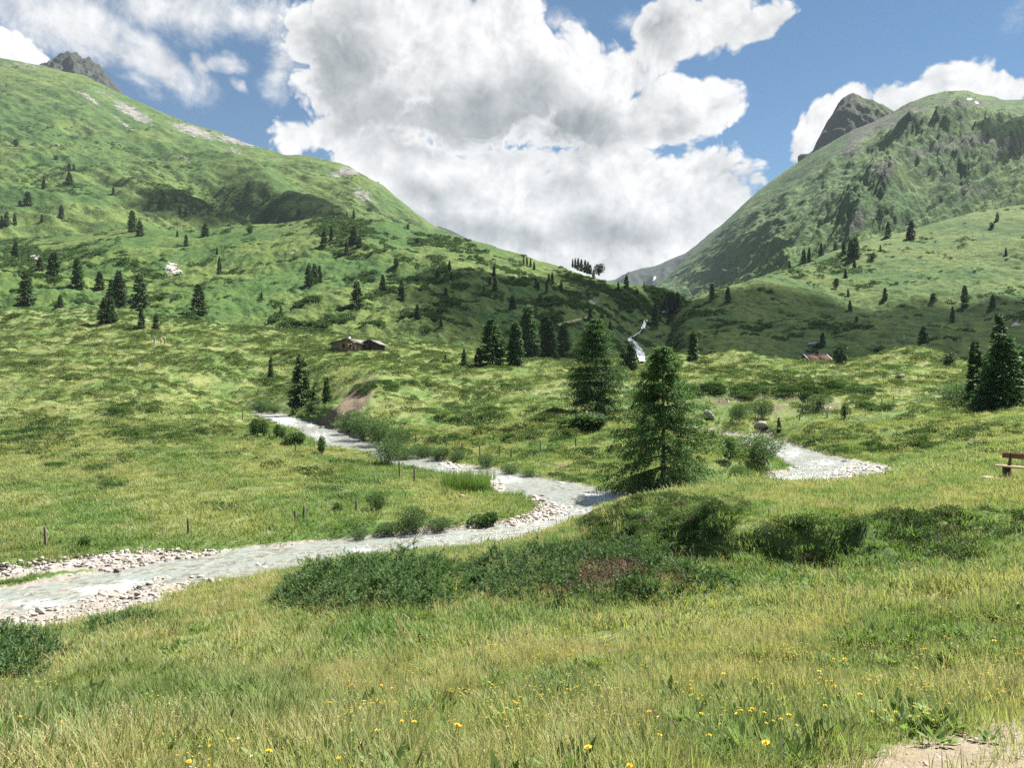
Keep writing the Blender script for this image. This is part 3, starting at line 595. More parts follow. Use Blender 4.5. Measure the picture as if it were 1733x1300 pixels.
# ------------------------------------------------------------------ water
def m_water():
    m, t, out = material('river_water'); p = pos(t)
    c3 = t.node('ShaderNodeCombineXYZ'); t.put(c3.inputs[0], t.attr('s')); t.put(c3.inputs[1], t.attr('t'))
    st = c3.outputs[0]
    bed = t.mix(t.ramp(t.noise(p, 3.5, 5, 0.65), 0.35, 0.65), (0.10, 0.105, 0.085), (0.30, 0.295, 0.26))
    bed = t.mix(t.ramp(t.voro(p, 4.0), 0.05, 0.3), t.vmath('MULTIPLY', bed, (0.55, 0.55, 0.5)), bed)
    deep = t.mix(t.ramp(t.noise(t.mapping(st, scale=(0.5, 1.4, 1)), 1.0, 3, 0.6), 0.4, 0.62), bed, (0.215, 0.24, 0.23))
    rip = t.noise(t.mapping(st, scale=(1.3, 3.4, 1)), 1.0, 6, 0.68, 0.6)
    rip2 = t.noise(t.mapping(st, scale=(3.5, 7.0, 1)), 1.0, 5, 0.65, 0.8)
    fm = t.math('ADD', t.math('MULTIPLY', t.attr('foam'), 0.52), t.math('ADD', t.math('MULTIPLY', rip, 0.75), t.math('MULTIPLY', rip2, 0.5)))
    fo = t.ramp(fm, 0.92, 1.22)
    c = t.mix(fo, deep, (0.56, 0.59, 0.60))
    h = t.math('ADD', t.math('MULTIPLY', rip, 0.7), t.math('MULTIPLY', rip2, 0.5))
    princ(t, out, c, t.ramp(fo, 0, 1, 0.24, 0.6), 0.5, h, 0.6, 0.2); return m
M_W = m_water()
FOAM = [(60,1022,120,14,.9),(180,1000,90,14,1.1),(225,986,40,10,.9),(30,1045,60,9,.5),(612,932,34,9,1.),(640,948,50,6,.6),(480,712,70,30,.8),(545,738,50,16,.75),(610,764,50,12,.6),(760,792,60,10,.7),(850,812,70,14,.8),(930,830,60,12,.5),(1015,845,55,18,1.0),(1045,862,40,14,1.05),(950,842,40,8,.4),(1340,768,50,18,.75),(1395,784,60,12,.75),(1330,812,60,12,.8),(1300,754,40,10,.7),(1460,794,40,6,.3),(1240,738,50,8,.4),(560,935,60,10,.25),(770,912,80,10,.3),(380,960,60,8,.15)]
def river_mesh(L, name, label):
    n = len(L); m = 25; tt = np.linspace(-1, 1, m)
    d = np.gradient(L[:, :2], axis=0); d /= np.linalg.norm(d, axis=1)[:, None] + 1e-9; nr = np.stack([-d[:, 1], d[:, 0]], 1)
    w_ = L[:, 3:4] + 0.75
    X = L[:, 0:1] + nr[:, 0:1] * tt * w_; Y = L[:, 1:2] + nr[:, 1:2] * tt * w_
    s = np.repeat(np.arange(n)[:, None] * 0.45, m, 1); t_ = tt * w_
    Z = L[:, 2:3] + 0 * X
    px = X / Y * F0 + CX; py = CY - F0 * Z / Y; fo = np.zeros(X.shape)
    for a, b, rx, ry, wt in FOAM: fo = np.maximum(fo, wt * np.exp(-((px - a) / rx) ** 2 - ((py - b) / ry) ** 2))
    Z = Z + perlin(s / 1.6, t_ / 0.7, 5) * 0.05 * (0.5 + fo) + perlin(s / 0.8, t_ / 0.4, 6) * 0.03 * (0.4 + fo)
    Z = Z - np.abs(tt) ** 6 * 0.05
    return tag(link(name, mesh(name, np.stack([X, Y, Z], -1).reshape(-1, 3), grid_faces(n, m), M_W, dict(s=s, t=t_, foam=fo), True)), label, kind='structure')
river_mesh(RIVA, 'river', 'shallow clear mountain river with white riffles winding across the valley floor')
RB2 = RIVB.copy(); RB2[:, 2] -= 0.012
river_mesh(RB2, 'river', 'side arm of the river foaming past the gravel bar on the right')

def cascade(pts, wid, name, label):
    """white water lying in the gorge, following the ground it runs over"""
    q = []; 
    for (a, b), (c, d) in zip(pts, pts[1:]):
        for k in range(5): q.append((a + (c-a) * k / 5, b + (d-b) * k / 5))
    q.append(pts[-1]); V = []; m = 6; prevY = None
    for i, (px, py) in enumerate(q):
        w_ = np.interp(i, np.linspace(0, len(q)-1, len(wid)), wid)
        for j in range(m):
            xx = px + (j / (m-1) - .5) * w_ * 2 + random.uniform(-.5, .5)
            p = at(xx, py + random.uniform(-.4, .4)); V.append((p.x * .997, p.y * .997, p.z + 0.3 + random.uniform(0, .35)))
    V = np.array(V); f = grid_faces(len(q), m)
    return tag(link(name, mesh(name, V, f, M_FOAM, None, True)), label, kind='structure')
m_, t_, o_ = material('white_water'); princ(t_, o_, t_.mix(t_.ramp(t_.noise(pos(t_), 0.55, 5, 0.75, 0.5), 0.38, 0.56), (0.36, 0.40, 0.42), (0.9, 0.92, 0.94)), 0.4, 0.4, t_.noise(pos(t_), 0.8, 5, .7), 1.0, 1.0); M_FOAM = m_
random.seed(4)
cascade([(1136,520),(1130,525),(1124,531)], [4,5.5,4], 'cascade', 'topmost white patch of the stream below the gorge trees')
cascade([(1093,543),(1091,550),(1088,558)], [3,2.5,3.5], 'cascade', 'small white fall in the middle of the dark gorge')
cascade([(1087,559),(1080,566),(1071,572),(1066,575)], [2,1.6,2,2.5], 'cascade', 'thin thread of white water between the small fall and the broad chute')
cascade([(1065,575),(1070,581),(1077,590),(1084,600),(1085,608),(1087,616)], [3,6,7,7,6,5], 'cascade', 'broad white chute of the stream at the gorge mouth')

# ------------------------------------------------------------------ plant building blocks
def quads(c, d, s, L, Wd, bend=0.0):
    """leaf-shaped quads: centre-line start c, unit direction d, side s, length L, width Wd"""
    n = len(c); L = np.broadcast_to(np.asarray(L, float), (n,))[:, None]; Wd = np.broadcast_to(np.asarray(Wd, float), (n,))[:, None]
    mid = c + d * L * 0.5
    v = np.stack([c, mid + s * Wd * .5, c + d * L, mid - s * Wd * .5], 1).reshape(-1, 3)
    return v, np.arange(n * 4).reshape(n, 4)
def unit(a): return a / (np.linalg.norm(a, axis=-1, keepdims=True) + 1e-9)
def side_of(d, r): return unit(np.cross(d, unit(r.normal(size=d.shape))))

def conifer(H, Rm, nb, m, seed, droop=0.25, hang=0.5, clear=0.06, tl=0.06, tw=0.3, power=0.85, irr=0.25, wood=False, trad=0.016, tiers=0, sub=1):
    r = np.random.default_rng(seed)
    u = np.sort(r.random(nb)) ** 0.92; h = H * (clear + (1 - clear) * u * 0.985)
    if tiers:
        k = np.round(u * tiers) / tiers; h = H * (clear + (1 - clear) * (0.6 * k + 0.4 * u) * 0.985)
    az = r.random(nb) * 2 * math.pi; rel = (h / H - clear) / (1 - clear)
    prof = (1 - rel) ** power * (0.72 + 0.28 * sstep(0, 0.14, rel))
    L = Rm * prof * (1 - irr + irr * 1.5 * r.random(nb)) + 0.018 * H
    gap = 1 - 0.22 * np.clip(perlin(np.cos(az) * 1.3 + seed, rel * 5 + np.sin(az)), 0, 1); L *= gap
    out = np.stack([np.cos(az), np.sin(az), 0 * az], 1)
    up = 0.55 * rel - droop * (1 - rel) ; sag = -0.35 * (1 - rel) * droop * 2
    def bp(i, q): return np.stack([0 * q, 0 * q, h[i]], 1) + out[i] * (L[i] * q)[:, None] + np.array([0, 0, 1.0]) * (L[i] * (up[i] * q + sag[i] * q * q + 0.25 * np.maximum(q - .6, 0) * (1 - rel[i])))[:, None]
    n_each = np.maximum(3, (m * (0.35 + 0.65 * L / L.max())).astype(int)); i = np.repeat(np.arange(nb), n_each)
    q = 0.12 + 0.88 * r.random(len(i)) ** 0.75
    c = bp(i, q); fw = unit(bp(i, q + .05) - bp(i, q - .05)); sd = np.cross(fw, (0, 0, 1.0)); sd = unit(sd) * np.where(r.random(len(i)) < .5, 1, -1)[:, None]
    d = unit(fw * (0.5 + .5 * r.random((len(i), 1))) + sd * (1.0 * r.random((len(i), 1))) + np.array([0, 0, -1.0]) * hang * (0.3 + r.random((len(i), 1))) + r.normal(size=(len(i), 3)) * .16)
    l = H * tl * (0.6 + .8 * r.random(len(i))) * (0.55 + 0.45 * (1 - q) ** .5 + 0.0) * (0.5 + .5 * np.minimum(1, L[i] / (Rm * .5)))
    if sub == 1:
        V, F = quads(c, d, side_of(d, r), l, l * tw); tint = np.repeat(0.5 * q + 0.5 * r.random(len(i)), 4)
    else:                                    # feathery twigs: a spindle of short needle tufts
        I = np.repeat(np.arange(len(i)), sub); f = r.random(len(I))
        cc = c[I] + d[I] * (l[I] * f)[:, None] + np.array([0, 0, -1.0]) * (l[I] * 0.25 * f * f)[:, None]
        dd = unit(d[I] * 0.8 + unit(r.normal(size=(len(I), 3))) * 0.75 + np.array([0, 0, -.15]))
        ll = H * 0.0135 * (0.6 + .8 * r.random(len(I)))
        V, F = quads(cc, dd, side_of(dd, r), ll * 1.15, ll * 0.42); tint = np.repeat(0.55 * q[I] + 0.45 * r.random(len(I)), 4)
    # leader
    nt = 14; c2 = np.stack([r.normal(size=nt) * .004 * H, r.normal(size=nt) * .004 * H, H * (0.93 + 0.075 * np.arange(nt) / nt)], 1)
    d2 = unit(np.stack([r.normal(size=nt), r.normal(size=nt), 0.9 + 0 * c2[:, 0]], 1)); V2, F2 = quads(c2, d2, side_of(d2, r), .035 * H, .007 * H)
    V, F = merge([(V, F), (V2, F2)]); tint = np.r_[tint, np.full(len(V2), .8)]
    wv = [tube([(0, 0, -0.02 * H), (0, 0, H * .02), (0.004 * H, 0, H * .3), (0, .003 * H, H * .7), (0, 0, H)], [trad * H * 1.25, trad * H, trad * .78 * H, trad * .35 * H, trad * .05 * H], 8)]
    if wood:
        for k in range(nb):
            kk = np.full(5, k); wv.append(tube(bp(kk, np.linspace(0, .97, 5)), np.linspace(.0042, .0008, 5) * H * (0.4 + .6 * L[k] / L.max()), 4))
    else:
        for k in range(0, nb, 3):
            kk = np.full(3, k); wv.append(tube(bp(kk, np.linspace(0, .8, 3)), np.linspace(.004, .001, 3) * H, 3))
    return merge(wv), (V, F, tint)
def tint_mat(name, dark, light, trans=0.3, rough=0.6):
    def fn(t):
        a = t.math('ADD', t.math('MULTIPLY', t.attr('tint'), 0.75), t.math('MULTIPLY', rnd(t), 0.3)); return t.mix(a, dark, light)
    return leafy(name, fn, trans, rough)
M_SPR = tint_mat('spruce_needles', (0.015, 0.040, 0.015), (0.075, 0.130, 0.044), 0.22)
M_LAR = tint_mat('larch_needles', (0.014, 0.042, 0.014), (0.115, 0.21, 0.058), 0.3)
M_LARF = tint_mat('pale_larch_needles', (0.018, 0.052, 0.019), (0.090, 0.168, 0.056), 0.3)
M_PINE = tint_mat('pine_needles', (0.015, 0.038, 0.016), (0.05, 0.09, 0.03), 0.15)
M_WIL = tint_mat('willow_leaves', (0.03, 0.065, 0.022), (0.115, 0.18, 0.075), 0.35)
M_ALD = tint_mat('alder_leaves', (0.022, 0.055, 0.015), (0.075, 0.135, 0.035), 0.3)
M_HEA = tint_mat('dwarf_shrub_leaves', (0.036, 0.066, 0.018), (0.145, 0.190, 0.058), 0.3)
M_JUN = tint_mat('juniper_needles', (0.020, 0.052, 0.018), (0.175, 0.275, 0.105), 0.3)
M_DEAD = tint_mat('dead_juniper_twigs', (0.06, 0.032, 0.026), (0.24, 0.14, 0.105), 0.1)
def bark(name, a, b):
    m, t, out = material(name); princ(t, out, t.mix(t.noise(t.mapping(pos(t), scale=(6, 6, 1.5)), 2.0, 5, 0.7), a, b), 0.95, 0.1, t.noise(pos(t), 14.0, 4, .6), 0.6, 0.03); return m
M_BARK = bark('bark', (0.035, 0.026, 0.02), (0.14, 0.11, 0.085))
M_STEM = bark('stem_bark', (0.05, 0.045, 0.035), (0.16, 0.14, 0.11))

def tree_proto(name, kind_mat, **kw):
    (tv, tf), (cv, cf, ti) = conifer(**kw)
    root = empty(name, (0, 0, 0))
    link('trunk', mesh('trunk', tv, tf, M_BARK, None, True), root)
    link('crown', mesh('crown', cv, cf, kind_mat, dict(tint=ti)), root); root['_h'] = kw['H']; return root
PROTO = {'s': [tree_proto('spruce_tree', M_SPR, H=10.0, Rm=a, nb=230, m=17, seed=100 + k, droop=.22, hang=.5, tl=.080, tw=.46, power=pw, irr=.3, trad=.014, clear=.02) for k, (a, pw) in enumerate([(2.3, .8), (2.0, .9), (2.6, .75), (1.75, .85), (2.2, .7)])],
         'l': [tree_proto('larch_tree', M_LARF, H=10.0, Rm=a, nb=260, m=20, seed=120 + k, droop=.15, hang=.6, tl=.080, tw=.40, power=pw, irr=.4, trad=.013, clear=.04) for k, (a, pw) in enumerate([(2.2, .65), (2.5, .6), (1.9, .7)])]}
def bushy(H, rx, n, seed, leaf, lw=0.4, lobes=5, flat=0.0, up=0.3, stems=6, base=0.08):
    r = np.random.default_rng(seed); C = []
    for k in range(lobes):
        a = r.random() * 6.28; d = rx * (0.55 * r.random() ** .5 if lobes > 1 else 0); s = rx * (0.42 + .28 * r.random())
        C.append((d * math.cos(a), d * math.sin(a), H * (0.42 + .22 * r.random()), s, H * (0.30 + .15 * r.random())))
    C = np.array(C); k = r.integers(0, lobes, n); g = unit(r.normal(size=(n, 3))); rad = (0.55 + .45 * r.random((n, 1)) ** .4)
    c = C[k, :3] + g * rad * np.stack([C[k, 3], C[k, 3], C[k, 4]], 1); c[:, 2] = np.maximum(c[:, 2], base * H * (1 + r.random(n)))
    d = unit(g * .8 + r.normal(size=(n, 3)) * .6 + np.array([0, 0, up])); l = leaf * (.6 + .8 * r.random(n))
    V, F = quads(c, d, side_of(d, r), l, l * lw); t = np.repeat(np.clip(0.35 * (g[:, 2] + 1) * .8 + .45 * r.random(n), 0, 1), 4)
    w_ = []
    for q in range(stems):
        e = C[q % lobes]; b = r.normal(size=2) * rx * .12
        w_.append(tube([(b[0], b[1], -.05 * H), ((b[0] + e[0]) * .5, (b[1] + e[1]) * .5, e[2] * .5), (e[0], e[1], e[2] * 1.25)], [.018 * H, .013 * H, .004 * H], 5))
    return merge(w_), (V, F, t)
def bush_proto(name, mat, part='foliage', **kw):
    (tv, tf), (cv, cf, ti) = bushy(**kw); root = empty(name, (0, 0, 0))
    link('stem' if part == 'foliage' else 'trunk', mesh('stem', tv, tf, M_STEM, None, True), root)
    link(part, mesh(part, cv, cf, mat, dict(tint=ti)), root); root['_h'] = kw['H']; return root
PROTO['r'] = [bush_proto('pine_tree', M_PINE, 'crown', H=10.0, rx=4.2, n=1500, seed=140, leaf=1.0, lw=.4, lobes=7), bush_proto('pine_tree', M_PINE, 'crown', H=10.0, rx=3.4, n=1300, seed=141, leaf=1.0, lw=.4, lobes=5)]
PROTO['w'] = [bush_proto('willow_bush', M_WIL, H=2.0, rx=1.4, n=3600, seed=150 + k, leaf=.15, lw=.3, lobes=9, up=.8, stems=9) for k in range(3)]
PROTO['a'] = [bush_proto('alder_bush', M_ALD, H=2.0, rx=1.2, n=1800, seed=160 + k, leaf=.2, lw=.6, lobes=6) for k in range(2)]
PROTO['d'] = [bush_proto('young_alder_tree', M_ALD, 'crown', H=4.0, rx=1.35, n=1500, seed=170 + k, leaf=.27, lw=.55, lobes=8, base=.16, stems=7) for k in range(2)]
USED = set(); ALLT = []
def place(kind, px, py, hpx, wide=1.0, sink=0.02, only=None):
    p = at(px, py, only); ps = PROTO[kind]; k = random.randrange(len(ps)); src = ps[k]
    if (kind, k) in USED: o = copy_tree(src)
    else: o = src; USED.add((kind, k))
    h = hpx * p.y / F0; s = h / src['_h']; o.location = (p.x, p.y, p.z - sink * h); o.scale = (s * wide, s * wide, s); o.rotation_euler = (random.uniform(-.03, .03), random.uniform(-.03, .03), random.random() * 6.28)
    ALLT.append(o); return o
ORD = ['leftmost','second','third','fourth','fifth','sixth','seventh','eighth','ninth','tenth','eleventh','twelfth','thirteenth','fourteenth','fifteenth','sixteenth','seventeenth','eighteenth']
KN = {'s': 'dark spruce', 'l': 'light larch', 'r': 'round pine'}
CATS = {'s': 'spruce', 'l': 'larch', 'r': 'pine'}
def grove(where, group, items):
    """items (px, base row, height in px, kind[, width factor]) standing left to right at a place that WHERE names"""
    items = sorted(items); hs = sorted(i[2] for i in items); n = len(items)
    for k, it in enumerate(items):
        px, py, h, kd = it[:4]; o = place(kd, px, py, h, it[4] if len(it) > 4 else 1.0)
        size = 'tallest' if h == hs[-1] and hs.count(h) == 1 else 'smallest' if h == hs[0] and hs.count(h) == 1 else ''
        pos_ = ORD[k] + ('' if k == 0 else ' from left') if k < n - 1 else 'rightmost'
        tag(o, f"{(size + ' ') if size else ''}{KN[kd]}, {pos_} {where}", CATS[kd], group)
random.seed(11)
GL = 'conifers dotted over the left mountain slope'
grove('of those high on the left slope', GL, [(27.7,247,12,'r'),(94.7,271,9,'r'),(117,289,14,'s',1.3),(125,289,13,'s'),(73.8,319,20,'s'),(118,312,22,'s',1.4),(192,329,15,'s'),(47,347,24,'s',1.5),(34,347.5,9,'r')])
grove('along the shaded scrub gully', GL, [(271,353,18,'s',1.2),(298,342,12,'s'),(276,333,9,'r'),(304.6,364,16,'s'),(314,366,16,'s'),(506,366.5,13,'r')])
grove('in the row above the alder belt', GL, [(3,384,20,'s'),(11,381,25,'s'),(25,380,20,'s'),(71,374.6,13,'s',1.2),(103.5,370,24,'s',1.2)])
grove('on the brow of the grassy knoll', GL, [(224.7,392,37,'l'),(237.4,400,29,'s'),(347,399.5,23,'s',1.4),(300,401.5,12,'s'),(315,416,20,'s'),(367,431,13,'s'),(371,461.7,29,'s',.8),(422.7,395,13,'r')])
grove('in the alder belt at left', GL, [(26,436,29,'s',1.2),(66.8,458,24,'s',1.3),(90,469,45,'s',1.2),(133,489.6,57,'l'),(169,491,33,'s',1.2)])
GLL = 'conifers on the lower left slope'
grove('on the lower left pasture', GLL, [(44.4,515,60,'s'),(101.5,519.6,22,'s',1.2),(188,517.5,46,'s'),(200.6,517.5,61,'s'),(208,517,46,'s'),(237.4,522.6,62,'s'),(177.7,548,46,'s',1.4),(189,545,43,'l'),(240,555.6,36,'s'),(264,559.5,30,'s'),(336.4,530.8,51,'s',1.35)])
GM = 'conifers on the slope behind the huts'
grove('along the scrubby crest behind the huts', GM, [(599,369,15,'s'),(587,366,8,'s'),(548.5,417,32,'s'),(561,407,25,'s'),(599,413,33,'l',1.3),(609,418,21,'s'),(586.6,431,23,'s'),(690.7,388,11,'s'),(706,412,11,'r'),(669.6,453,17,'r')])
grove('on the slope right behind the huts', GM, [(523,483,39,'s',.9),(532,478,33,'s'),(541,478,30,'s'),(604,522.6,48,'s',1.1),(647.5,493,29,'s',1.1),(679,508.7,35,'s',1.1),(706,540,26,'s',1.2),(754.6,505,19,'s',1.2),(746.5,552,16,'s'),(443,506,13,'l'),(475.4,531.5,16,'s',.8)])
grove('on the bushy slope above the larch grove', GM, [(740,469,12,'r'),(760.5,458,18,'s'),(764,472,13,'l'),(819,493,11,'s'),(829,481,13,'s'),(836,467,19,'s'),(837.5,491,23,'s'),(868,523,24,'s',1.3)])
grove('in the scatter just below the hill crest', GM, [(886,447,14,'s',.8),(892,449,15,'s',.8),(898,451,15,'s',.8),(904,456,14,'s'),(907.5,486,16,'s'),(911,491,15,'s'),(914,509,10,'r'),(925,494,20,'s',.8),(929,476,14,'s'),(935,479,19,'s'),(949.5,494,20,'s')])
grove('in the tight clump on the hill crest', 'spruces clumped on the hill crest', [(969,452,15,'s',.8),(973.6,454,18,'s',.8),(978.6,457,21,'s',.8),(984,459,21,'s',.8),(990,461,22,'s',.8),(994.6,463,21,'s',.8),(999,464,17,'s',1.1),(1004.5,472,16,'s'),(1014,465,20,'r')])
grove('at the low right end of the hill crest', GM, [(1046.7,493,16,'s'),(1060,487.6,23,'s'),(1090,485,9,'s'),(1077.6,501,12,'r')])
grove('in the dark gorge of the stream', 'conifers standing in the gorge', [(998.5,542,23,'s'),(1018,562,33,'s'),(1033,572,28,'s'),(1069,624,48,'s',1.1),(1056,622,35,'s',1.2),(1108,552,40,'s',.95),(1132,530,36,'s'),(1139,531,38,'s'),(1146,528,35,'s'),(1126,531,26,'s')])
grove('of the grove at the edge of the flat', 'trees of the grove on the far side of the flat', [(784.4,620,30,'s'),(810,622,34,'s',1.5),(834,623,85,'l',1.15),(871,617,75,'l',1.15),(896,608,95,'l',1.0),(921.5,606,76,'l',.9),(931,610,70,'l',1.1),(952,606,58,'l',1.1)])
GR = 'conifers on the slope below the right mountain'
grove('on the shaded slope right of the gorge', GR, [(1172.5,609,51,'s',.95),(1204.8,506,27,'s'),(1231.8,511,26,'s',1.1),(1225,481,11,'s'),(1239,481,9,'s'),(1391.7,587,25,'s',1.2)])
grove('in the band along the foot of the right mountain', GR, [(1336,454,14,'s'),(1360,445.6,25,'s'),(1369,444,26,'l',.8),(1389.7,432,22,'s'),(1414,423,15,'s',1.3),(1428,431,24,'s'),(1440,434,30,'s'),(1447,435.5,36,'s'),(1475.7,440.5,14,'r'),(1446,453,15,'s',1.2),(1490,425,11,'s'),(1503,401,27,'s'),(1537,405,22,'s'),(1542,405,34,'s'),(1688,373,15,'s'),(1679,386,10,'r')])
grove('dotted over the right terraced pasture', GR, [(1431,470.5,16,'s',1.3),(1415.5,487.7,17,'r'),(1435.6,502,14,'s'),(1438.7,527.5,20,'s',1.1),(1498,505,19,'s',1.2),(1579,510,14,'r'),(1633,518,36,'l',.8),(1680,518,19,'s',1.2),(1612,545,27,'s',.9),(1562.7,582,31,'s',1.3),(1449.6,544,9,'r'),(1702.5,432,14,'s')])
tag(place('r', 1422, 617, 36, 0.9), 'dark round-headed pine right of the rusty hut roof', 'pine')
tag(place('r', 1604.6, 617.6, 20, 1.3), 'broad low pine at the right end of the grassy mound', 'pine')
grove('of the clump at the right edge', 'conifers clumped at the right edge', [(1690.5,650,122,'s',.9),(1654,686,112,'s',.9),(1672,689,92,'l',1.1),(1697,688,126,'l',1.25),(1719,684,104,'l',1.1),(1736,680,95,'l',1.1)])
tag(place('s', 510, 690, 92, 0.95), 'lone tall dark spruce on the river bank at the stream bend', 'spruce')
tag(place('l', 458, 641, 38, .6), 'thin young larch in the gully above the river bend', 'larch')
tag(place('l', 553, 684, 47, .8), 'light green young larch right of the lone spruce', 'larch')
tag(place('l', 754, 612, 13), 'tiny sapling on the flat right of the huts', 'larch')
tag(place('s', 1319, 738, 32, .9), 'small spruce beside the gravel of the right river arm', 'spruce')

def big_tree(name, mat, label, cat, px, py, hpx, seed, **kw):
    p = at(px, py); H = hpx * p.y / F0; (tv, tf), (cv, cf, ti) = conifer(H=H, seed=seed, **kw)
    root = empty(name, (p.x, p.y, p.z - .05), 0.4); link('trunk', mesh('trunk', tv, tf, M_BARK, None, True), root)
    link('crown', mesh('crown', cv, cf, mat, dict(tint=ti)), root); tag(root, label, cat); return root
hL = 238 * at(1122, 823).y / F0
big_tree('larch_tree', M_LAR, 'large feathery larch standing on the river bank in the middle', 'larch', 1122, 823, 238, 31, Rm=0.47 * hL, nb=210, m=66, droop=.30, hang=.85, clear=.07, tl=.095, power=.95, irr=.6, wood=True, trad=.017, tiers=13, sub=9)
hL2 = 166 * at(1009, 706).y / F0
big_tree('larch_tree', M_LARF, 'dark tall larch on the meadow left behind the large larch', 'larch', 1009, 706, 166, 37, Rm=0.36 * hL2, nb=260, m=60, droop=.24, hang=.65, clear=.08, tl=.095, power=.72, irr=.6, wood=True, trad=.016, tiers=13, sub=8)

# ------------------------------------------------------------------ bushes along the water
random.seed(21)
GW = 'willow bushes along the river'
for px, py, h, wd, lab in [(590,730,36,1.0,'leftmost willow bush on the far bank below the bare scarp'),(620,742,44,1.0,'tall willow bush second from left on the far bank'),(648,752,44,1.0,'dense willow bush in the middle of the far bank row'),(672,762,40,.9,'willow bush near the right end of the far bank row'),
    (652,788,46,.95,'grey green willow bush standing on the near bank of the bend'),(684,786,30,1.1,'low willow bush right of the near bank willow'),(712,776,26,1.2,'small willow bush at the right end of the far bank row'),(742,778,22,1.2,'low willow bush just upstream of the gravel strip'),
    (772,782,20,1.2,'low willow bush beside the upstream riffle'),(1286,783,50,1.25,'big rounded willow bush on the point of the right river arm'),(1250,812,24,1.0,'dark green leafy bush on the bank of the right arm'),(1262,806,14,1.3,'small low bush beside the leafy bush on the right arm'),
    (1640,686,42,1.3,'grey willow bush left of the conifer clump at the right edge'),(1612,680,34,1.3,'pale willow bush furthest left of the right edge clump'),(1665,694,26,1.3,'low willow bush at the foot of the right edge larches'),(440,700,24,1.4,'dark willow bush on the left bank of the upper river'),(466,698,14,1.5,'low willow bush right beside the upper river bank bush'),
    (826,790,22,1.2,'willow bush on the bank opposite the reed clump'),(866,806,22,1.2,'rounded willow bush right of the four fence posts'),(890,812,18,1.3,'low willow bush at the water right of the rounded bush'),(1252,712,30,.9,'thin willow bush by the scree above the right arm')]:
    tag(place('w', px, py, h, wd), lab, 'bush', GW)
for px, py, h, wd, lab in [(430,738,32,1.1,'leafy young alder at the left end of the river bank fence'),(447,739,30,1.0,'second young alder by the upper river bank'),(468,741,24,.9,'small young alder right of the alder pair'),(478,744,22,.8,'thin young alder above the bank herbs'),(546,770,34,.75,'single young alder on the near bank in front of the water'),(1236,782,42,.9,'sparse young alder left of the rounded willow'),(1430,708,26,.8,'thin young alder by the fence on the right meadow')]:
    tag(place('d', px, py, h, wd), lab, 'tree', 'young alders along the river')
for px, py, h, wd, lab in [(700,900,44,1.0,'leafy bush with bare twigs on the near river bank'),(660,906,24,1.3,'low leafy bush left of the twiggy bank bush'),(745,898,22,1.5,'low leafy bush right of the twiggy bank bush'),(610,914,20,1.4,'low bush at the water left of the bank bushes'),(820,890,22,1.8,'low green bush at the tip of the grassy point'),(500,752,20,1.5,'dark leafy bush on the near bank of the upper river'),(490,756,12,1.6,'small herb bush left of the dark leafy bush'),(140,925,16,1.5,'small leafy plant at the edge of the left gravel'),(570,868,16,1.0,'small green bush in the meadow between fence posts'),(1390,690,26,1.2,'scrubby bush on the scree beside the dead snag'),(1290,708,34,.9,'scrubby bush in the middle of the scree'),(640,862,30,.9,'thin twiggy bush in the meadow right of the fence posts'),(985,722,24,3.2,'dark spreading bush in the shade under the tall larch')]:
    tag(place('w' if 600 < px < 760 or px > 1200 else 'a', px, py, h, wd), lab, 'bush', 'low leafy bushes on the river banks')

# ------------------------------------------------------------------ geometry-node scattering for what nobody could count
def hidden_proto(name, me):
    return bpy.data.objects.new(name, me)
def scatter(name, label, Pn, rot, scl, idx, protos, extra=None, cat=None):
    Pn = np.asarray(Pn, np.float32); me = bpy.data.meshes.new(name); me.vertices.add(len(Pn)); me.vertices.foreach_set('co', Pn.ravel())
    a = me.attributes.new('rot', 'FLOAT_VECTOR', 'POINT'); a.data.foreach_set('vector', np.asarray(rot, np.float32).ravel())
    a = me.attributes.new('scl', 'FLOAT', 'POINT'); a.data.foreach_set('value', np.asarray(scl, np.float32))
    a = me.attributes.new('idx', 'INT', 'POINT'); a.data.foreach_set('value', np.asarray(idx, np.int32))
    for k, v in (extra or {}).items():
        a = me.attributes.new(k, 'FLOAT', 'POINT'); a.data.foreach_set('value', np.asarray(v, np.float32))
    c = bpy.data.collections.new(name + '_kinds')
    for q in protos: c.objects.link(q)
    ng = bpy.data.node_groups.new(name, 'GeometryNodeTree')
    ng.interface.new_socket('Geometry', in_out='INPUT', socket_type='NodeSocketGeometry'); ng.interface.new_socket('Geometry', in_out='OUTPUT', socket_type='NodeSocketGeometry')
    n = ng.nodes; l = ng.links; gi = n.new('NodeGroupInput'); go = n.new('NodeGroupOutput')
    ci = n.new('GeometryNodeCollectionInfo'); ci.inputs['Collection'].default_value = c; ci.inputs['Separate Children'].default_value = True; ci.inputs['Reset Children'].default_value = True
    ip = n.new('GeometryNodeInstanceOnPoints'); ip.inputs['Pick Instance'].default_value = True
    def na(nm, ty): q = n.new('GeometryNodeInputNamedAttribute'); q.data_type = ty; q.inputs['Name'].default_value = nm; return q.outputs['Attribute']
    e2r = n.new('FunctionNodeEulerToRotation')
    l.new(gi.outputs[0], ip.inputs['Points']); l.new(ci.outputs[0], ip.inputs['Instance']); l.new(na('idx', 'INT'), ip.inputs['Instance Index'])
    l.new(na('rot', 'FLOAT_VECTOR'), e2r.inputs[0]); l.new(e2r.outputs[0], ip.inputs['Rotation']); l.new(na('scl', 'FLOAT'), ip.inputs['Scale'])
    l.new(ip.outputs[0], go.inputs[0])
    o = link(name, me); md = o.modifiers.new('scatter', 'NODES'); md.node_group = ng
    return tag(o, label, cat, kind='stuff')

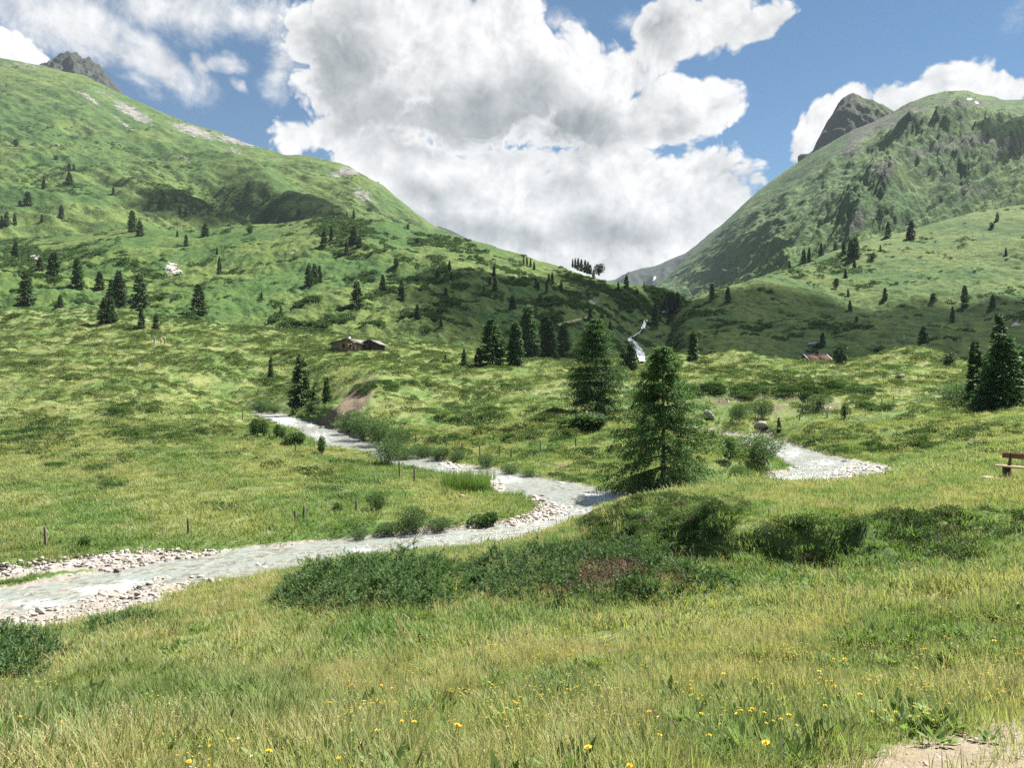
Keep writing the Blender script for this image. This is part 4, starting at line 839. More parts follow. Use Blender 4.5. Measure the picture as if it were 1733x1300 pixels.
# dwarf shrubs and scrub
def clump_mesh(name, mat, n, seed, leaf, lw, hgt, up=.5):
    r = np.random.default_rng(seed); a = r.random(n) * 6.283; q = r.random(n) ** .5
    bump = 0.75 + .35 * perlin(np.cos(a) * q * 2.2 + seed, np.sin(a) * q * 2.2)
    c = np.stack([np.cos(a) * q, np.sin(a) * q, hgt * np.sqrt(np.maximum(0, 1 - q ** 2.2)) * bump * (0.45 + .55 * r.random(n) ** .4)], 1)
    d = unit(np.stack([np.cos(a) * q * .9, np.sin(a) * q * .9, 0 * a + up], 1) + r.normal(size=(n, 3)) * .55); l = leaf * (.6 + .8 * r.random(n))
    V, F = quads(c, d, side_of(d, r), l, l * lw)
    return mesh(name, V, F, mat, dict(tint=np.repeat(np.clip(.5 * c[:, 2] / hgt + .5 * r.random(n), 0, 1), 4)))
rs = np.random.default_rng(5)
HE = [hidden_proto('dwarf_shrub', clump_mesh('dwarf_shrub', M_HEA, 210, 200 + k, .20, .5, .68)) for k in range(4)]
def ground_pts(n, y0, y1, pw=1.0, pad=60):
    """random spots of the ground between two distances, even per area"""
    y = np.sqrt(rs.random(n) * (y1 ** 2 - y0 ** 2) + y0 ** 2); px = rs.uniform(-pad, 1733 + pad, n); x = (px - CX) / F0 * y
    return x, y, px
def euler(n, tilt=.15): return np.stack([rs.normal(size=n) * tilt, rs.normal(size=n) * tilt, rs.random(n) * 6.283], 1)
x, y, px = ground_pts(90000, 26, 215); k = gat(heath, x, y) * (gat(DR, x, y) > .7); keep = rs.random(len(x)) < k * 1.25 - 0.12; x, y = x[keep], y[keep]
s = (0.25 + .6 * rs.random(len(x)) ** 2) * (1 + .5 * sstep(60, 150, y))
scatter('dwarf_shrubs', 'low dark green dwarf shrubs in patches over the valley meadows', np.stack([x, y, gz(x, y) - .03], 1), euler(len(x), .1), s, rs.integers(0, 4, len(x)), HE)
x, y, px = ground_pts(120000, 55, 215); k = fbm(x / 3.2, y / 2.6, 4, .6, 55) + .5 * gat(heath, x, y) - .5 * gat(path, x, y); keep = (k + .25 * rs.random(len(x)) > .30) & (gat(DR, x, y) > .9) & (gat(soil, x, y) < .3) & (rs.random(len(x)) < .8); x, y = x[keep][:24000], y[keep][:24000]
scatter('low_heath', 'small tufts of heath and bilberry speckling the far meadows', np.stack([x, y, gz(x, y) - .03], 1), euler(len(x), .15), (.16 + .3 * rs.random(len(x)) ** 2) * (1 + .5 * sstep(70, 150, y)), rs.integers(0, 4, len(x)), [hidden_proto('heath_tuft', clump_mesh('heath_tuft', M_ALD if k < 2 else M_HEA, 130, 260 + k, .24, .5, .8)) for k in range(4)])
# patches that stand out one by one in the photograph: low dark mats
MATS = [(540,800,42,6),(575,815,45,8),(555,832,30,6),(590,845,40,7),(640,818,30,4),(370,858,38,6),(165,795,35,7),(180,818,30,8),(95,788,25,5),(90,722,35,9),(70,735,45,9),(200,690,45,12),(20,742,20,9),(240,735,65,14),(330,735,40,8),(300,805,30,5),(30,820,20,6),(110,1010,0,0),(790,700,60,18),(900,735,60,16),(930,705,45,10),(1000,710,40,10),(820,725,40,10),(760,745,30,8),(950,765,60,9),(640,655,30,10),(620,660,25,9),(700,648,40,6),(850,655,50,6),(1180,660,40,8),(1300,660,110,14),(1420,660,70,14),(1480,690,30,6),(1395,745,45,12),(1450,760,60,9),(1600,735,60,14),(1680,730,60,10),(1560,755,50,12),(1700,765,40,14),(1650,780,60,8),(1330,640,40,5),(1230,630,40,5),(880,775,30,7),(1020,790,60,14),(980,806,45,10)]
xx, yy, ss = [], [], []
for px, py, rx, ry in MATS:
    n = int(rx * ry * (0.9 if px > 1150 and py < 700 else 0.42))
    for _ in range(n):
        a = rs.random() * 6.283; q = rs.random() ** .5; p = at(px + math.cos(a) * q * rx * 1.1, py + math.sin(a) * q * ry * 1.1, only=[0])
        if abs(p.y - at(px, py, only=[0]).y) < 25 and perlin(np.array([p.x / 1.9]), np.array([p.y / 2.3]), 8)[0] > -.22 + .5 * (q - .55): xx.append(p.x); yy.append(p.y); ss.append((0.16 + .34 * rs.random() ** 2) * min(1.6, max(.8, p.y / 50)))
xx, yy, ss = map(np.array, (xx, yy, ss)); ok = gat(DR, xx, yy) > 0.5; xx, yy, ss = xx[ok], yy[ok], ss[ok]
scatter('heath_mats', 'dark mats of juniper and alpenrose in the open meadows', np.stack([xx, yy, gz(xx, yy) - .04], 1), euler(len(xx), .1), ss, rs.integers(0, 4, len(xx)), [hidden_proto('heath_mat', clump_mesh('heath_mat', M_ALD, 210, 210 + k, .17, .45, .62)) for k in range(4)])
# hillside scrub
AL = [hidden_proto('scrub_bush', clump_mesh('scrub_bush', M_ALD, 130, 220 + k, .34, .6, .85, .3)) for k in range(4)]
def sheet_scrub(name, label, k, n, smin, smax, thr):
    S = SHEETS[k]; a = S['at']['scrub']; nu, nv = a.shape; nv -= 5
    i = rs.integers(0, nu - 1, n * 6); j = rs.integers(0, nv, n * 6); u = rs.random(n * 6)
    pat = fbm(S['X'][i, j] / 9, S['Y'][i, j] / 9, 2, .5, 300)
    keep = np.nonzero((a[i, j] + .35 * pat > thr + .25 * u) & (S['at']['rock'][i, j] < .5) & (S['at']['path'][i, j] < .2))[0][:n]; i, j = i[keep], j[keep]
    fu = rs.random((len(i), 1)); P0 = np.stack([S['X'], S['Y'], S['Z']], -1); Pp = P0[i, j] * (1 - fu) + P0[i + 1, j] * fu
    s = smin + (smax - smin) * rs.random(len(i)) ** 2.6
    return scatter(name, label, Pp - np.array([0, 0, .1]), euler(len(i), .12), s, rs.integers(0, 4, len(i)), AL)
sheet_scrub('hillside_scrub', 'green alder and alpenrose scrub in belts across the left hillside', 1, 26000, .3, 1.5, .34)
sheet_scrub('mountain_scrub', 'dark scrub patches high on the left mountain slope', 2, 9000, .6, 2.4, .26)
sheet_scrub('slope_scrub', 'dark scrub scattered over the shaded slope below the right mountain', 4, 12000, .35, 1.5, .36)
sheet_scrub('crag_scrub', 'dark scrub clinging to the right mountain between its crags', 5, 2500, 1.0, 2.6, .34)

# ------------------------------------------------------------------ cumulus overhead, out of view, shading the right-hand slopes and a left gully, and the mountain air
m_, t_, o_ = material('cloud_vapour'); d_ = t_.node('ShaderNodeBsdfDiffuse'); d_.inputs[0].default_value = (.9, .9, .92, 1); tr_ = t_.node('ShaderNodeBsdfTransparent'); mx_ = t_.node('ShaderNodeMixShader'); mx_.inputs[0].default_value = .54
t_.l.new(tr_.outputs[0], mx_.inputs[1]); t_.l.new(d_.outputs[0], mx_.inputs[2]); t_.l.new(mx_.outputs[0], o_.inputs[0]); M_CLD = m_
def cloud(tx, ty, tz, rx, ry, seed, alt=1250.0):
    s_ = (alt - tz) / SUN.z; c = Vector((tx, ty, tz)) + SUN * s_; n, m = 96, 24; a = np.arange(n) * 2 * math.pi / n; V = []
    for j in range(m + 1):
        f = j / m * math.pi; rr = math.sin(f); k = 1 + .30 * perlin(np.cos(a) * 1.7 + seed, np.sin(a) * 1.7) + .14 * perlin(np.cos(a) * 5 + seed, np.sin(a) * 5 + j * .25) + .05 * perlin(np.cos(a) * 13, np.sin(a) * 13 + seed)
        zz = math.cos(f) * (60 if f < math.pi / 2 else 14) * (.8 + .3 * k); V.append(np.stack([c.x + np.cos(a) * rr * rx * k, c.y + np.sin(a) * rr * ry * k, c.z + zz], 1))
    f = [(j*n + i, j*n + (i+1) % n, (j+1)*n + (i+1) % n, (j+1)*n + i) for j in range(m) for i in range(n)]
    return tag(link('cloud', mesh('cloud', np.concatenate(V), f, M_CLD, None, True)), 'white cumulus cloud overhead, out of view, shading a slope below', kind='structure')
CLOUDS = [(165, 296, 15, 250, 116, 3), (790, 1010, 340, 170, 95, 9), (-250, 725, 165, 105, 55, 14)]  # last cloud is added to darken the gully on the left slope
for c_ in CLOUDS: cloud(*c_)
hz, t_, o_ = material('mountain_air'); v_ = t_.node('ShaderNodeVolumePrincipled'); v_.inputs['Color'].default_value = (.78, .88, 1, 1); v_.inputs['Density'].default_value = 0.000045; t_.l.new(v_.outputs[0], o_.inputs['Volume'])
hv, hf = box((0, 1900, 435), (6400, 4600, 920)); o = link('haze', mesh('haze', hv, hf, hz)); tag(o, 'thin blue mountain air', kind='stuff')

# ------------------------------------------------------------------ junipers of the foreground
def juniper(name, label, outline, n, h, seed, dead=(), sc=1.0):
    """a low spreading bush: tiers of upturned sprays filling the outline seen in the photograph"""
    r = np.random.default_rng(seed); o = np.array(outline, float); lo, hi = o.min(0), o.max(0); C = []; E = []
    base = at(o[:, 0].mean(), o[:, 1].mean(), only=[0]); g = []
    for px, py in outline: q = at(px, py, only=[0]); g.append((q.x, q.y))
    g = np.array(g); l2, h2 = g.min(0), g.max(0)
    cand = l2 + (h2 - l2) * r.random((n * 3, 2)); k = inside([tuple(q) for q in g], cand[:, 0], cand[:, 1]); cl_ = cand[k][:n // 9]; cand = np.repeat(cl_, 9, 0) + r.normal(size=(len(cl_) * 9, 2)) * .085; k = inside([tuple(q) for q in g], cand[:, 0], cand[:, 1]); cid = np.repeat(np.arange(len(cl_)), 9)[k]; cand = cand[k]; clev = r.random(len(cl_)) ** .5
    edge = np.full(len(cand), 9.0)
    for i in range(len(g)):
        a, b = g[i], g[(i + 1) % len(g)]; t = np.clip(((cand - a) @ (b - a)) / ((b - a) @ (b - a) + 1e-9), 0, 1); edge = np.minimum(edge, np.hypot(*(cand - a - t[:, None] * (b - a)).T))
    dome = np.sqrt(np.clip(edge / (h * .9), 0, 1)) * (0.62 + .45 * perlin(cand[:, 0] / .9, cand[:, 1] / .7, seed) + .55 * perlin(cand[:, 0] / .36, cand[:, 1] / .3, seed + 1))
    lev = np.clip(clev[cid] + .10 * r.normal(size=len(cand)), .08, 1.05); z = gz(cand[:, 0], cand[:, 1]) + h * np.maximum(dome, .12) * lev
    c = np.stack([cand[:, 0], cand[:, 1], z], 1)
    cen = g.mean(0); ow = np.stack([cand[:, 0] - cen[0], (cand[:, 1] - cen[1]) * 1.5 - .9, np.zeros(len(cand))], 1); ow = unit(ow) * np.clip(1.2 - edge / (h * 2), .25, 1)[:, None]
    d = unit(ow * .75 + r.normal(size=c.shape) * .45 + np.array([0, 0, .42])); d[:, 2] = np.abs(d[:, 2]) * .8 + .05; d = unit(d)
    dd = np.zeros(len(c))
    for px, py, rx, ry in dead:
        q = at(px, py, only=[0]); ppx = c[:, 0] / c[:, 1] * F0 + CX; ppy = CY - F0 * c[:, 2] / c[:, 1]; dd = np.maximum(dd, np.exp(-((ppx - px) / rx) ** 2 - ((ppy - py) / ry) ** 2))
    isd = dd * 1.25 + .35 * perlin(c[:, 0] / .22, c[:, 1] / .2, seed + 5) > .5 + .25 * r.random(len(c))
    def sprays(sel, m, L, lw, wd, mat, part, parent, tl):
        cc, ds, lv = c[sel], d[sel], lev[sel]; N = len(cc); I = np.repeat(np.arange(N), m); f = np.tile(np.linspace(0.05, 1, m), N); Ls = (L * (.6 + .7 * r.random(N)))[I]
        sd = side_of(ds, r)[I]; up_ = np.cross(sd, ds[I]); p = cc[I] + ds[I] * (f * Ls)[:, None] + np.array([0, 0, 1.0]) * (f * f * Ls * .18)[:, None]
        ang_ = r.random(len(I)) * 6.283; q = unit(ds[I] * .9 + (np.cos(ang_)[:, None] * sd + np.sin(ang_)[:, None] * up_) * (.95 - .45 * f)[:, None])
        l = wd * (1.15 - .6 * f) * (.7 + .6 * r.random(len(I))); V, F = quads(p, q, side_of(q, r), l, l * lw)
        link(part, mesh(part, V, F, mat, dict(tint=np.repeat(np.clip(.85 * f * f * (0.25 + .75 * lv[I]) + .2 * r.random(len(I)), 0, 1), 4))), parent)  # lower tiers tinted darker: shade between the sprays put into the colour
    root = empty(name, (0, 0, 0)); c -= np.array(base); root.location = base
    sprays(~isd, 26, .20 * sc, .30, .062 * sc, M_JUN, 'foliage', root, 0)
    if isd.any():
        sprays(isd, 13, .15 * sc, .16, .06 * sc, M_DEAD, 'dead_twigs', root, 0)
    w_ = []
    for k in range(0, len(c), max(1, len(c) // 90)):
        b = c[k] * np.array([.86, .86, 1]) ; gzb = float(gz(np.array([b[0] + base.x]), np.array([b[1] + base.y]))[0]) - base.z
        w_.append(tube([(b[0], b[1], gzb - .03), (b[0] * .4 + c[k][0] * .6, b[1] * .4 + c[k][1] * .6, gzb * .6 + c[k][2] * .4), tuple(c[k])], [.022, .014, .004], 5))
    link('stem', mesh('stem', *merge(w_), M_STEM, None, True), root)
    return tag(root, label, 'juniper', 'prostrate junipers in the foreground grass')
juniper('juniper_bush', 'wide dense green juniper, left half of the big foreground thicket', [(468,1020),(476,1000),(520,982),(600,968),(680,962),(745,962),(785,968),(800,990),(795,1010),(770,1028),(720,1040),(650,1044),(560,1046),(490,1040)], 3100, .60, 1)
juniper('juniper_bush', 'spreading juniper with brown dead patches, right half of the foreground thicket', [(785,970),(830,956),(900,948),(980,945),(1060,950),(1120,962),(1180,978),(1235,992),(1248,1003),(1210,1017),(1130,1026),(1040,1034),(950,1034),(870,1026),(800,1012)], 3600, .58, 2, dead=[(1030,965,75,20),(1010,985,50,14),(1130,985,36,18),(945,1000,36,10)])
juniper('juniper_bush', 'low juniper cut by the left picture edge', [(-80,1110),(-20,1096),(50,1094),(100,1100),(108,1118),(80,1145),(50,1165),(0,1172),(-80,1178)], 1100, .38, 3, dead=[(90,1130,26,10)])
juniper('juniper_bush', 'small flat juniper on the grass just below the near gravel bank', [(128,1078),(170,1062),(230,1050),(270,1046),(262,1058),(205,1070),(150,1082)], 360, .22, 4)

# ------------------------------------------------------------------ heather, herbs and the shrubby near bank
BK = [hidden_proto('bank_shrub', clump_mesh('bank_shrub', (M_ALD, M_ALD, M_HEA, M_DEAD)[k], 300, 240 + k, .15, .45, .85)) for k in range(4)]
x, y, px = ground_pts(60000, 13, 29); b_ = gat(bank, x, y); nz = fbm(x / 1.5, y / 1.1, 3, .5, 41); ppy = CY - F0 * gz(x, y) / y
keep = (b_ > .2) & (nz > -.42 + .67 * sstep(885, 922, ppy) * (px > 1150)) & (rs.random(len(x)) < .85); x, y = x[keep], y[keep]  # packed closer at the top edge, dark shrubs standing in for its shade
scatter('bank_shrubs', 'dark heather and bilberry hummocks covering the near bank on the right', np.stack([x, y, gz(x, y) - .05], 1), euler(len(x), .2), .10 + .17 * rs.random(len(x)) ** 2, rs.choice(4, len(x), p=[.4, .3, .26, .04]), BK)

# ------------------------------------------------------------------ grass
def iattr(t, name):
    return t.node('ShaderNodeAttribute', attribute_name=name, attribute_type='INSTANCER').outputs['Fac']
def grass_mat(name, dry):
    def fn(t):
        p = pos(t); n1 = t.noise(p, 0.16, 3, 0.6); n2 = t.noise(p, 1.1, 3, 0.6); n3 = t.noise(t.mapping(p, (31, 7, 2)), 0.07, 3, 0.55)
        c = t.mix(t.ramp(n1, 0.40, 0.62), DRYG, FRESH); c = t.mix(t.ramp(n2, 0.54, 0.74, 0, 0.5), c, STRAW); c = t.mix(t.ramp(n3, 0.52, 0.66, 0, 0.35), c, FRESH)
        c = t.mix(t.math('MULTIPLY', iattr(t, 'lush'), 0.85), c, t.mix(n2, FRESH, DEEP))
        if dry: c = t.mix(0.6, c, (0.42, 0.33, 0.19))
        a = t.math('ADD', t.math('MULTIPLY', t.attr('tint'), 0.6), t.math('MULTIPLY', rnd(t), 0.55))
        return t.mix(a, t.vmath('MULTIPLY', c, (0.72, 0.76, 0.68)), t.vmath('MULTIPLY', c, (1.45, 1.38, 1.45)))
    return leafy(name, fn, 0.42, 0.55)
M_GR = grass_mat('grass_blades', False); M_DRY = grass_mat('dry_grass', True)
M_FORB = tint_mat('herb_leaves', (0.06, 0.115, 0.024), (0.17, 0.255, 0.07), 0.4)
def tuft(name, mat, n, seed, h, rad, wd, lean=.35, head=0.0):
    r = np.random.default_rng(seed); a = r.random(n) * 6.283; q = rad * r.random(n) ** .6; b = np.stack([np.cos(a) * q, np.sin(a) * q, 0 * a - .02], 1)
    hh = h * (.45 + .75 * r.random(n)); la = a + r.normal(size=n) * 1.2; ln = lean * hh * (.3 + r.random(n)); ld = np.stack([np.cos(la), np.sin(la), 0 * la], 1); s = np.stack([-np.sin(la + r.normal(size=n)), np.cos(la), 0 * la], 1); s = unit(s)
    lv = []
    for k, (f, w_) in enumerate([(0, 1.), (.4, .85), (.75, .55), (1.0, .06)]):
        c = b + ld * (ln * f * f)[:, None] + np.array([0, 0, 1.0]) * (hh * (f - .12 * f * f * lean))[:, None]; lv += [c - s * wd * w_ / 2, c + s * wd * w_ / 2]
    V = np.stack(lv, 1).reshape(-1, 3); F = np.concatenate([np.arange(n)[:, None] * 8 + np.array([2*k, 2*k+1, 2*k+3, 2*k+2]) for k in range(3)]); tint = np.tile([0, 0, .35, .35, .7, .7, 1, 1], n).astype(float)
    if head:
        m = 7; I = np.repeat(np.arange(n), m); f = np.tile(np.linspace(0, 1, m), n); top = b + ld * ln[:, None] + np.array([0, 0, 1.0]) * (hh * (1 - .12 * lean))[:, None]
        c = top[I] - np.array([0, 0, 1.0]) * (f * head)[:, None]; d = unit(np.stack([r.normal(size=len(I)), r.normal(size=len(I)), .9 + 0 * f], 1)); V2, F2 = quads(c, d, side_of(d, r), head * .4, head * .13)
        V, F = merge([(V, F), (V2, F2)]); tint = np.r_[tint, np.full(len(V2), .9)]
    return mesh(name, V, F, mat, dict(tint=tint))
def forb(name, seed):
    r = np.random.default_rng(seed); n = 26; a = r.random(n) * 6.283; el_ = .15 + .9 * r.random(n); d = np.stack([np.cos(a) * np.cos(el_), np.sin(a) * np.cos(el_), np.sin(el_)], 1)
    c = d * (.01 + .05 * r.random((n, 1))); s = unit(np.cross(d, (0, 0, 1.0))); V, F = quads(c, d, s, .035 + .045 * r.random(n), .016 + .014 * r.random(n)); return mesh(name, V, F, M_FORB, dict(tint=np.repeat(r.random(n), 4)))
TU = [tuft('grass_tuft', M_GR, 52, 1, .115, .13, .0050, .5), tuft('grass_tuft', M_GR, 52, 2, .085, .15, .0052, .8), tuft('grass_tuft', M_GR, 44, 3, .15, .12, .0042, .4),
      tuft('grass_tuft', M_DRY, 34, 4, .125, .13, .0032, .5), tuft('grass_tuft', M_DRY, 20, 5, .185, .14, .0024, .3, .02), forb('grass_tuft', 6), forb('grass_tuft', 7)]
TUO = [hidden_proto('grass_tuft', m) for m in TU]
def grass(name, label, n, y0, y1, s0, s1, wts, hmul=1.0, kinds=None, pad=120):
    x, y, px = ground_pts(n, y0, y1, pad=pad); g = gat(gravel, x, y); pt = gat(path, x, y); so_ = gat(soil, x, y); lu = gat(lush, x, y); d = gat(DR, x, y)
    shr = (gat(bank, x, y) > .35) & (fbm(x / 1.5, y / 1.1, 3, .5, 41) > -.42 + .67 * sstep(885, 922, CY - F0 * gz(x, y) / y) * (px[0:len(x)] > 1150)); keep = (g < .35) & (d > .12) & ~(shr & (rs.random(len(x)) < .72)) & (rs.random(len(x)) > 1.15 * np.clip(pt, 0, .74)) & (rs.random(len(x)) > so_ * 1.4); x, y, lu = x[keep], y[keep], lu[keep]
    dryf = fbm(x / 1.3, y / 1.1, 3, .5, 71) + .6 * fbm(x / 5, y / 4, 2, .5, 73) - 1.1 * lu; u = rs.random(len(x)); pd = np.clip(.16 + .6 * dryf, .02, .55) * wts[0]; pf = wts[1] * np.clip(.4 - dryf + lu, .1, 1.5)
    idx = np.where(u < pd, 3 + (rs.random(len(x)) < .45), np.where(u < pd + pf, 5 + (rs.random(len(x)) < .5), rs.integers(0, 3, len(x))))
    s = (s0 + (s1 - s0) * rs.random(len(x))) * (1 + .10 * lu) * (0.55 + .8 * sstep(-.35, .45, fbm(x / .7, y / .7, 3, .55, 75)))
    return scatter(name, label, np.stack([x, y, gz(x, y)], 1), euler(len(x), .12), s, idx, kinds or TUO, dict(lush=lu))
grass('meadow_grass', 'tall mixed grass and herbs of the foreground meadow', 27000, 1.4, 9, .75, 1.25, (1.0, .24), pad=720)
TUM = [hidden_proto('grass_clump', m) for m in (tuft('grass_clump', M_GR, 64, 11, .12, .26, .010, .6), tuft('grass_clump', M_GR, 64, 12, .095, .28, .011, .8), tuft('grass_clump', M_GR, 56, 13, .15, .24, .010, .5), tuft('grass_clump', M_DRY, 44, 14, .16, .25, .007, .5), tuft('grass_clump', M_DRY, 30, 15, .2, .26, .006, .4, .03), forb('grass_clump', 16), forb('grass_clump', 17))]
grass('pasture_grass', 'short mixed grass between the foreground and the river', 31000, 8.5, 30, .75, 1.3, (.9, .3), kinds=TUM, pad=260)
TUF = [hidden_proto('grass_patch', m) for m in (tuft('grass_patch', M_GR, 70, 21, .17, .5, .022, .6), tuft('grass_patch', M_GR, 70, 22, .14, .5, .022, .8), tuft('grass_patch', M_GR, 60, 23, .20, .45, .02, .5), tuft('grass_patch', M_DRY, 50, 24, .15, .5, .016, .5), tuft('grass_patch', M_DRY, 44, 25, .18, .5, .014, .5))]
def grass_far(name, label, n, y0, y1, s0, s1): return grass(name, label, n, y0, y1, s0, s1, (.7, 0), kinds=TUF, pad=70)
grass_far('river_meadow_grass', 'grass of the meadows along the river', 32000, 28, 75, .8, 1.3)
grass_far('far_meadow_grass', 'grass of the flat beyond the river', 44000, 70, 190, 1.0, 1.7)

# tall reeds on the point, island herbs
REED = [hidden_proto('reed', tuft('reed', M_FORB, 40, 31, .75, .3, .02, .15))]
xs, ys = [], []
for _ in range(95):
    p = at(790 + rs.normal() * 20, 826 + rs.normal() * 6, only=[0]); xs.append(p.x); ys.append(p.y)
xs, ys = np.array(xs), np.array(ys)
scatter('reeds', 'tall bright green horsetails on the grassy point by the river', np.stack([xs, ys, gz(xs, ys)], 1), euler(len(xs), .1), .7 + .7 * rs.random(len(xs)), np.zeros(len(xs)), REED)

# ------------------------------------------------------------------ flowers
def plain(name, col, rough=.6, trans=0.0):
    m, t, out = material(name); princ(t, out, col, rough, .2); return m
M_YEL = leafy('yellow_petals', lambda t: t.mix(rnd(t), (0.70, 0.42, 0.02), (0.80, 0.62, 0.05)), .35); M_ORA = plain('flower_centre', (0.50, 0.22, 0.015)); M_FST = plain('flower_stem', (0.07, 0.14, 0.03)); M_WHI = plain('pale_petals', (0.75, 0.72, 0.66)); M_PUR = plain('purple_petals', (0.28, 0.10, 0.22))
def petals(n, r_, seed, up=.25):
    a = np.arange(n) * 6.283 / n; d = unit(np.stack([np.cos(a), np.sin(a), up + 0 * a], 1)); return quads(d * r_ * .2, d, unit(np.cross(d, (0, 0, 1.0))), r_, r_ * .5)
def flower_proto():
    root = empty('yellow_flower', (0, 0, 0)); h = .26
    link('stem', mesh('stem', *tube([(0, 0, -.02), (.01, .004, h * .5), (0, 0, h)], [.003, .0026, .0022], 5), M_FST, None, True), root)
    p1 = petals(14, .024, 1); p2 = petals(10, .017, 2, .6); v, f = merge([(p1[0] + (0, 0, h), p1[1]), (p2[0] + (0, 0, h + .004), p2[1])]); link('petals', mesh('petals', v, f, M_YEL), root)
    v, f = tube([(0, 0, h - .008), (0, 0, h + .008), (0, 0, h + .014)], [.006, .008, .004], 7); link('flower_centre', mesh('flower_centre', v, f, M_ORA, None, True), root); return root
FL = [(1389,1136),(1418,1162),(1462,1174),(1404,1187),(1261,1213),(1345,1214),(1207,1246),(1310,1260),(1006,1276),(1061,1274),(1111,1131),(1222,1140),(1687,1087),(1727,1090),(1719,1018),(1152,1155),(1174,1162),(1140,1150),(1182,1195),(1258,1200),(1114,1218),(1108,1230),(1408,1109),(1440,1121),(442,1273),(780,1232),(764,1234),(665,1165),(639,1158),(679,1206),(642,1232),(316,1270),(21,1213),(102,1215),(1390,1145),(1268,1206),(1348,1222),(830,1290),(700,1220),(1540,1130),(1500,1060),(560,1196)]
fp = flower_proto(); random.seed(3)
for k, (px, py) in enumerate(FL):
    o = fp if k == 0 else copy_tree(fp); d = 3.4
    for _ in range(6): p = at(px, py + .15 * F0 / d, only=[0]) if py + .15 * F0 / d < 1900 else at(px, 1900, only=[0]); d = p.y
    o.location = p; o.rotation_euler = (random.uniform(-.2, .3), random.uniform(-.25, .25), random.random() * 6); o.scale = (random.uniform(.42, .66),) * 3
    tag(o, 'yellow hawkweed flower on a thin stem in the foreground grass', 'flower', 'yellow flowers of the foreground meadow')
def fl_small(name, mat, seed, h, r_, n):
    r = np.random.default_rng(seed); P_ = []; Q_ = []
    for k in range(n):
        b = r.normal(size=2) * .09; hh = h * (.7 + .6 * r.random()); v, f = petals(5, r_, k); P_.append((v + (b[0], b[1], hh), f)); d = np.array([[b[0], b[1], 0], [b[0], b[1], hh], [b[0] + .003, b[1], hh], [b[0] + .003, b[1], 0]]); Q_.append((d, np.array([[0, 1, 2, 3]])))
    a = merge(P_); b = merge(Q_); v, f = merge([a, b]); return mesh(name, v, f, [mat, M_FST], None, False, np.r_[np.zeros(len(a[1])), np.ones(len(b[1]))])
FS = [hidden_proto('small_flowers', fl_small('small_flowers', M_YEL, 1, .2, .011, 5)), hidden_proto('small_flowers', fl_small('small_flowers', M_YEL, 2, .24, .009, 8)), hidden_proto('small_flowers', fl_small('small_flowers', M_WHI, 3, .14, .009, 4)), hidden_proto('small_flowers', fl_small('small_flowers', M_PUR, 4, .18, .010, 3))]
x, y, px = ground_pts(4200, 2.2, 19); f_ = .6 * fbm(x / 1.4, y / 1.2, 2, .5, 91) + .30 * sstep(700, 1300, px) + .25 * (rs.random(len(x)) - .5); keep = (f_ > .14) & (gat(path, x, y) < .4) & (gat(gravel, x, y) < .2); x, y = x[keep], y[keep]
scatter('meadow_flowers', 'small yellow and white flowers sprinkled through the meadow', np.stack([x, y, gz(x, y)], 1), euler(len(x), .15), (.5 + .4 * rs.random(len(x))), rs.choice(4, len(x), p=[.42, .38, .12, .08]), FS)

# ------------------------------------------------------------------ stones
def m_stone(name, a, b):
    m, t, out = material(name); p = pos(t); c = t.mix(t.math('ADD', t.math('MULTIPLY', rnd(t), .75), t.math('MULTIPLY', t.noise(p, 7.0, 4, .65), .4)), a, b); c = t.mix(t.ramp(t.noise(p, 30.0, 4, .7), .55, .7, 0, .4), c, (.1, .09, .08)); princ(t, out, c, .85, .2, t.noise(p, 18.0, 5, .65), .5, .02); return m
M_ST = m_stone('pale_stone', (0.19, 0.162, 0.138), (0.53, 0.49, 0.45)); M_STD = m_stone('dark_stone', (0.075, 0.062, 0.052), (0.19, 0.165, 0.145))
def stone(seed, sx=1.0, sy=.75, sz=.5, sub=2, mat=None):
    import bmesh
    bm = bmesh.new(); bmesh.ops.create_icosphere(bm, subdivisions=sub, radius=1.0); v = np.array([q.co[:] for q in bm.verts]); f = np.array([[q.index for q in t.verts] for t in bm.faces]); bm.free(); r = np.random.default_rng(seed)
    for _ in range(13):
        nrm = unit(r.normal(size=3)); k = (.42 if seed < 50 else .25) + .40 * r.random(); dd = v @ nrm; v = v - nrm * np.maximum(dd - k, 0)[:, None] * .9
    v = v * (1 + .1 * perlin(v[:, 0] * 2 + seed, v[:, 1] * 2 + v[:, 2], seed))[:, None]; return mesh('stone', v * (sx, sy, sz), f, mat or M_ST, None, False)
STM = [stone(k, 1, .6 + .3 * random.random(), .35 + .3 * random.random()) for k in range(9)]; STD = [stone(20 + k, 1, .8, .5, 2, M_STD) for k in range(4)]
def rock(px, py, w_px, label, cat='rock', group=None, dark=False, name='boulder', flat=1.0, sink=.35, me=None):
    p = at(px, py, only=[0]); r_ = w_px / 2 * p.y / F0; o = link(name, me or random.choice(STD if dark else STM)); o.location = (p.x, p.y + r_ * .3, p.z + r_ * .25); o.scale = (r_, r_, r_ * flat); o.rotation_euler = (random.uniform(-.15, .15), random.uniform(-.15, .15), random.uniform(-.5, .5)); return tag(o, label, cat, group)
random.seed(8)
BIG = [stone(50 + k, 1, .8, .75, 2) for k in range(3)]; BIGD = [stone(60 + k, 1, .75, .6, 3, M_STD) for k in range(2)]
rock(1202,710,34,'big pale angular boulder at the foot of the scree right of the large larch', me=BIG[0], flat=1.1)
rock(1290,727,40,'flat pale rock slab at the head of the right river arm', me=BIG[1], flat=.6)
rock(1386,758,18,'dark grey boulder in the grassy bank above the right river arm', me=BIGD[0], flat=1.4)
rock(1527,641,22,'grey boulder lying on the grassy mound', dark=True, flat=1.1)
rock(614,941,12,'dark rock splitting the current of the river', me=BIGD[1], flat=1.6)
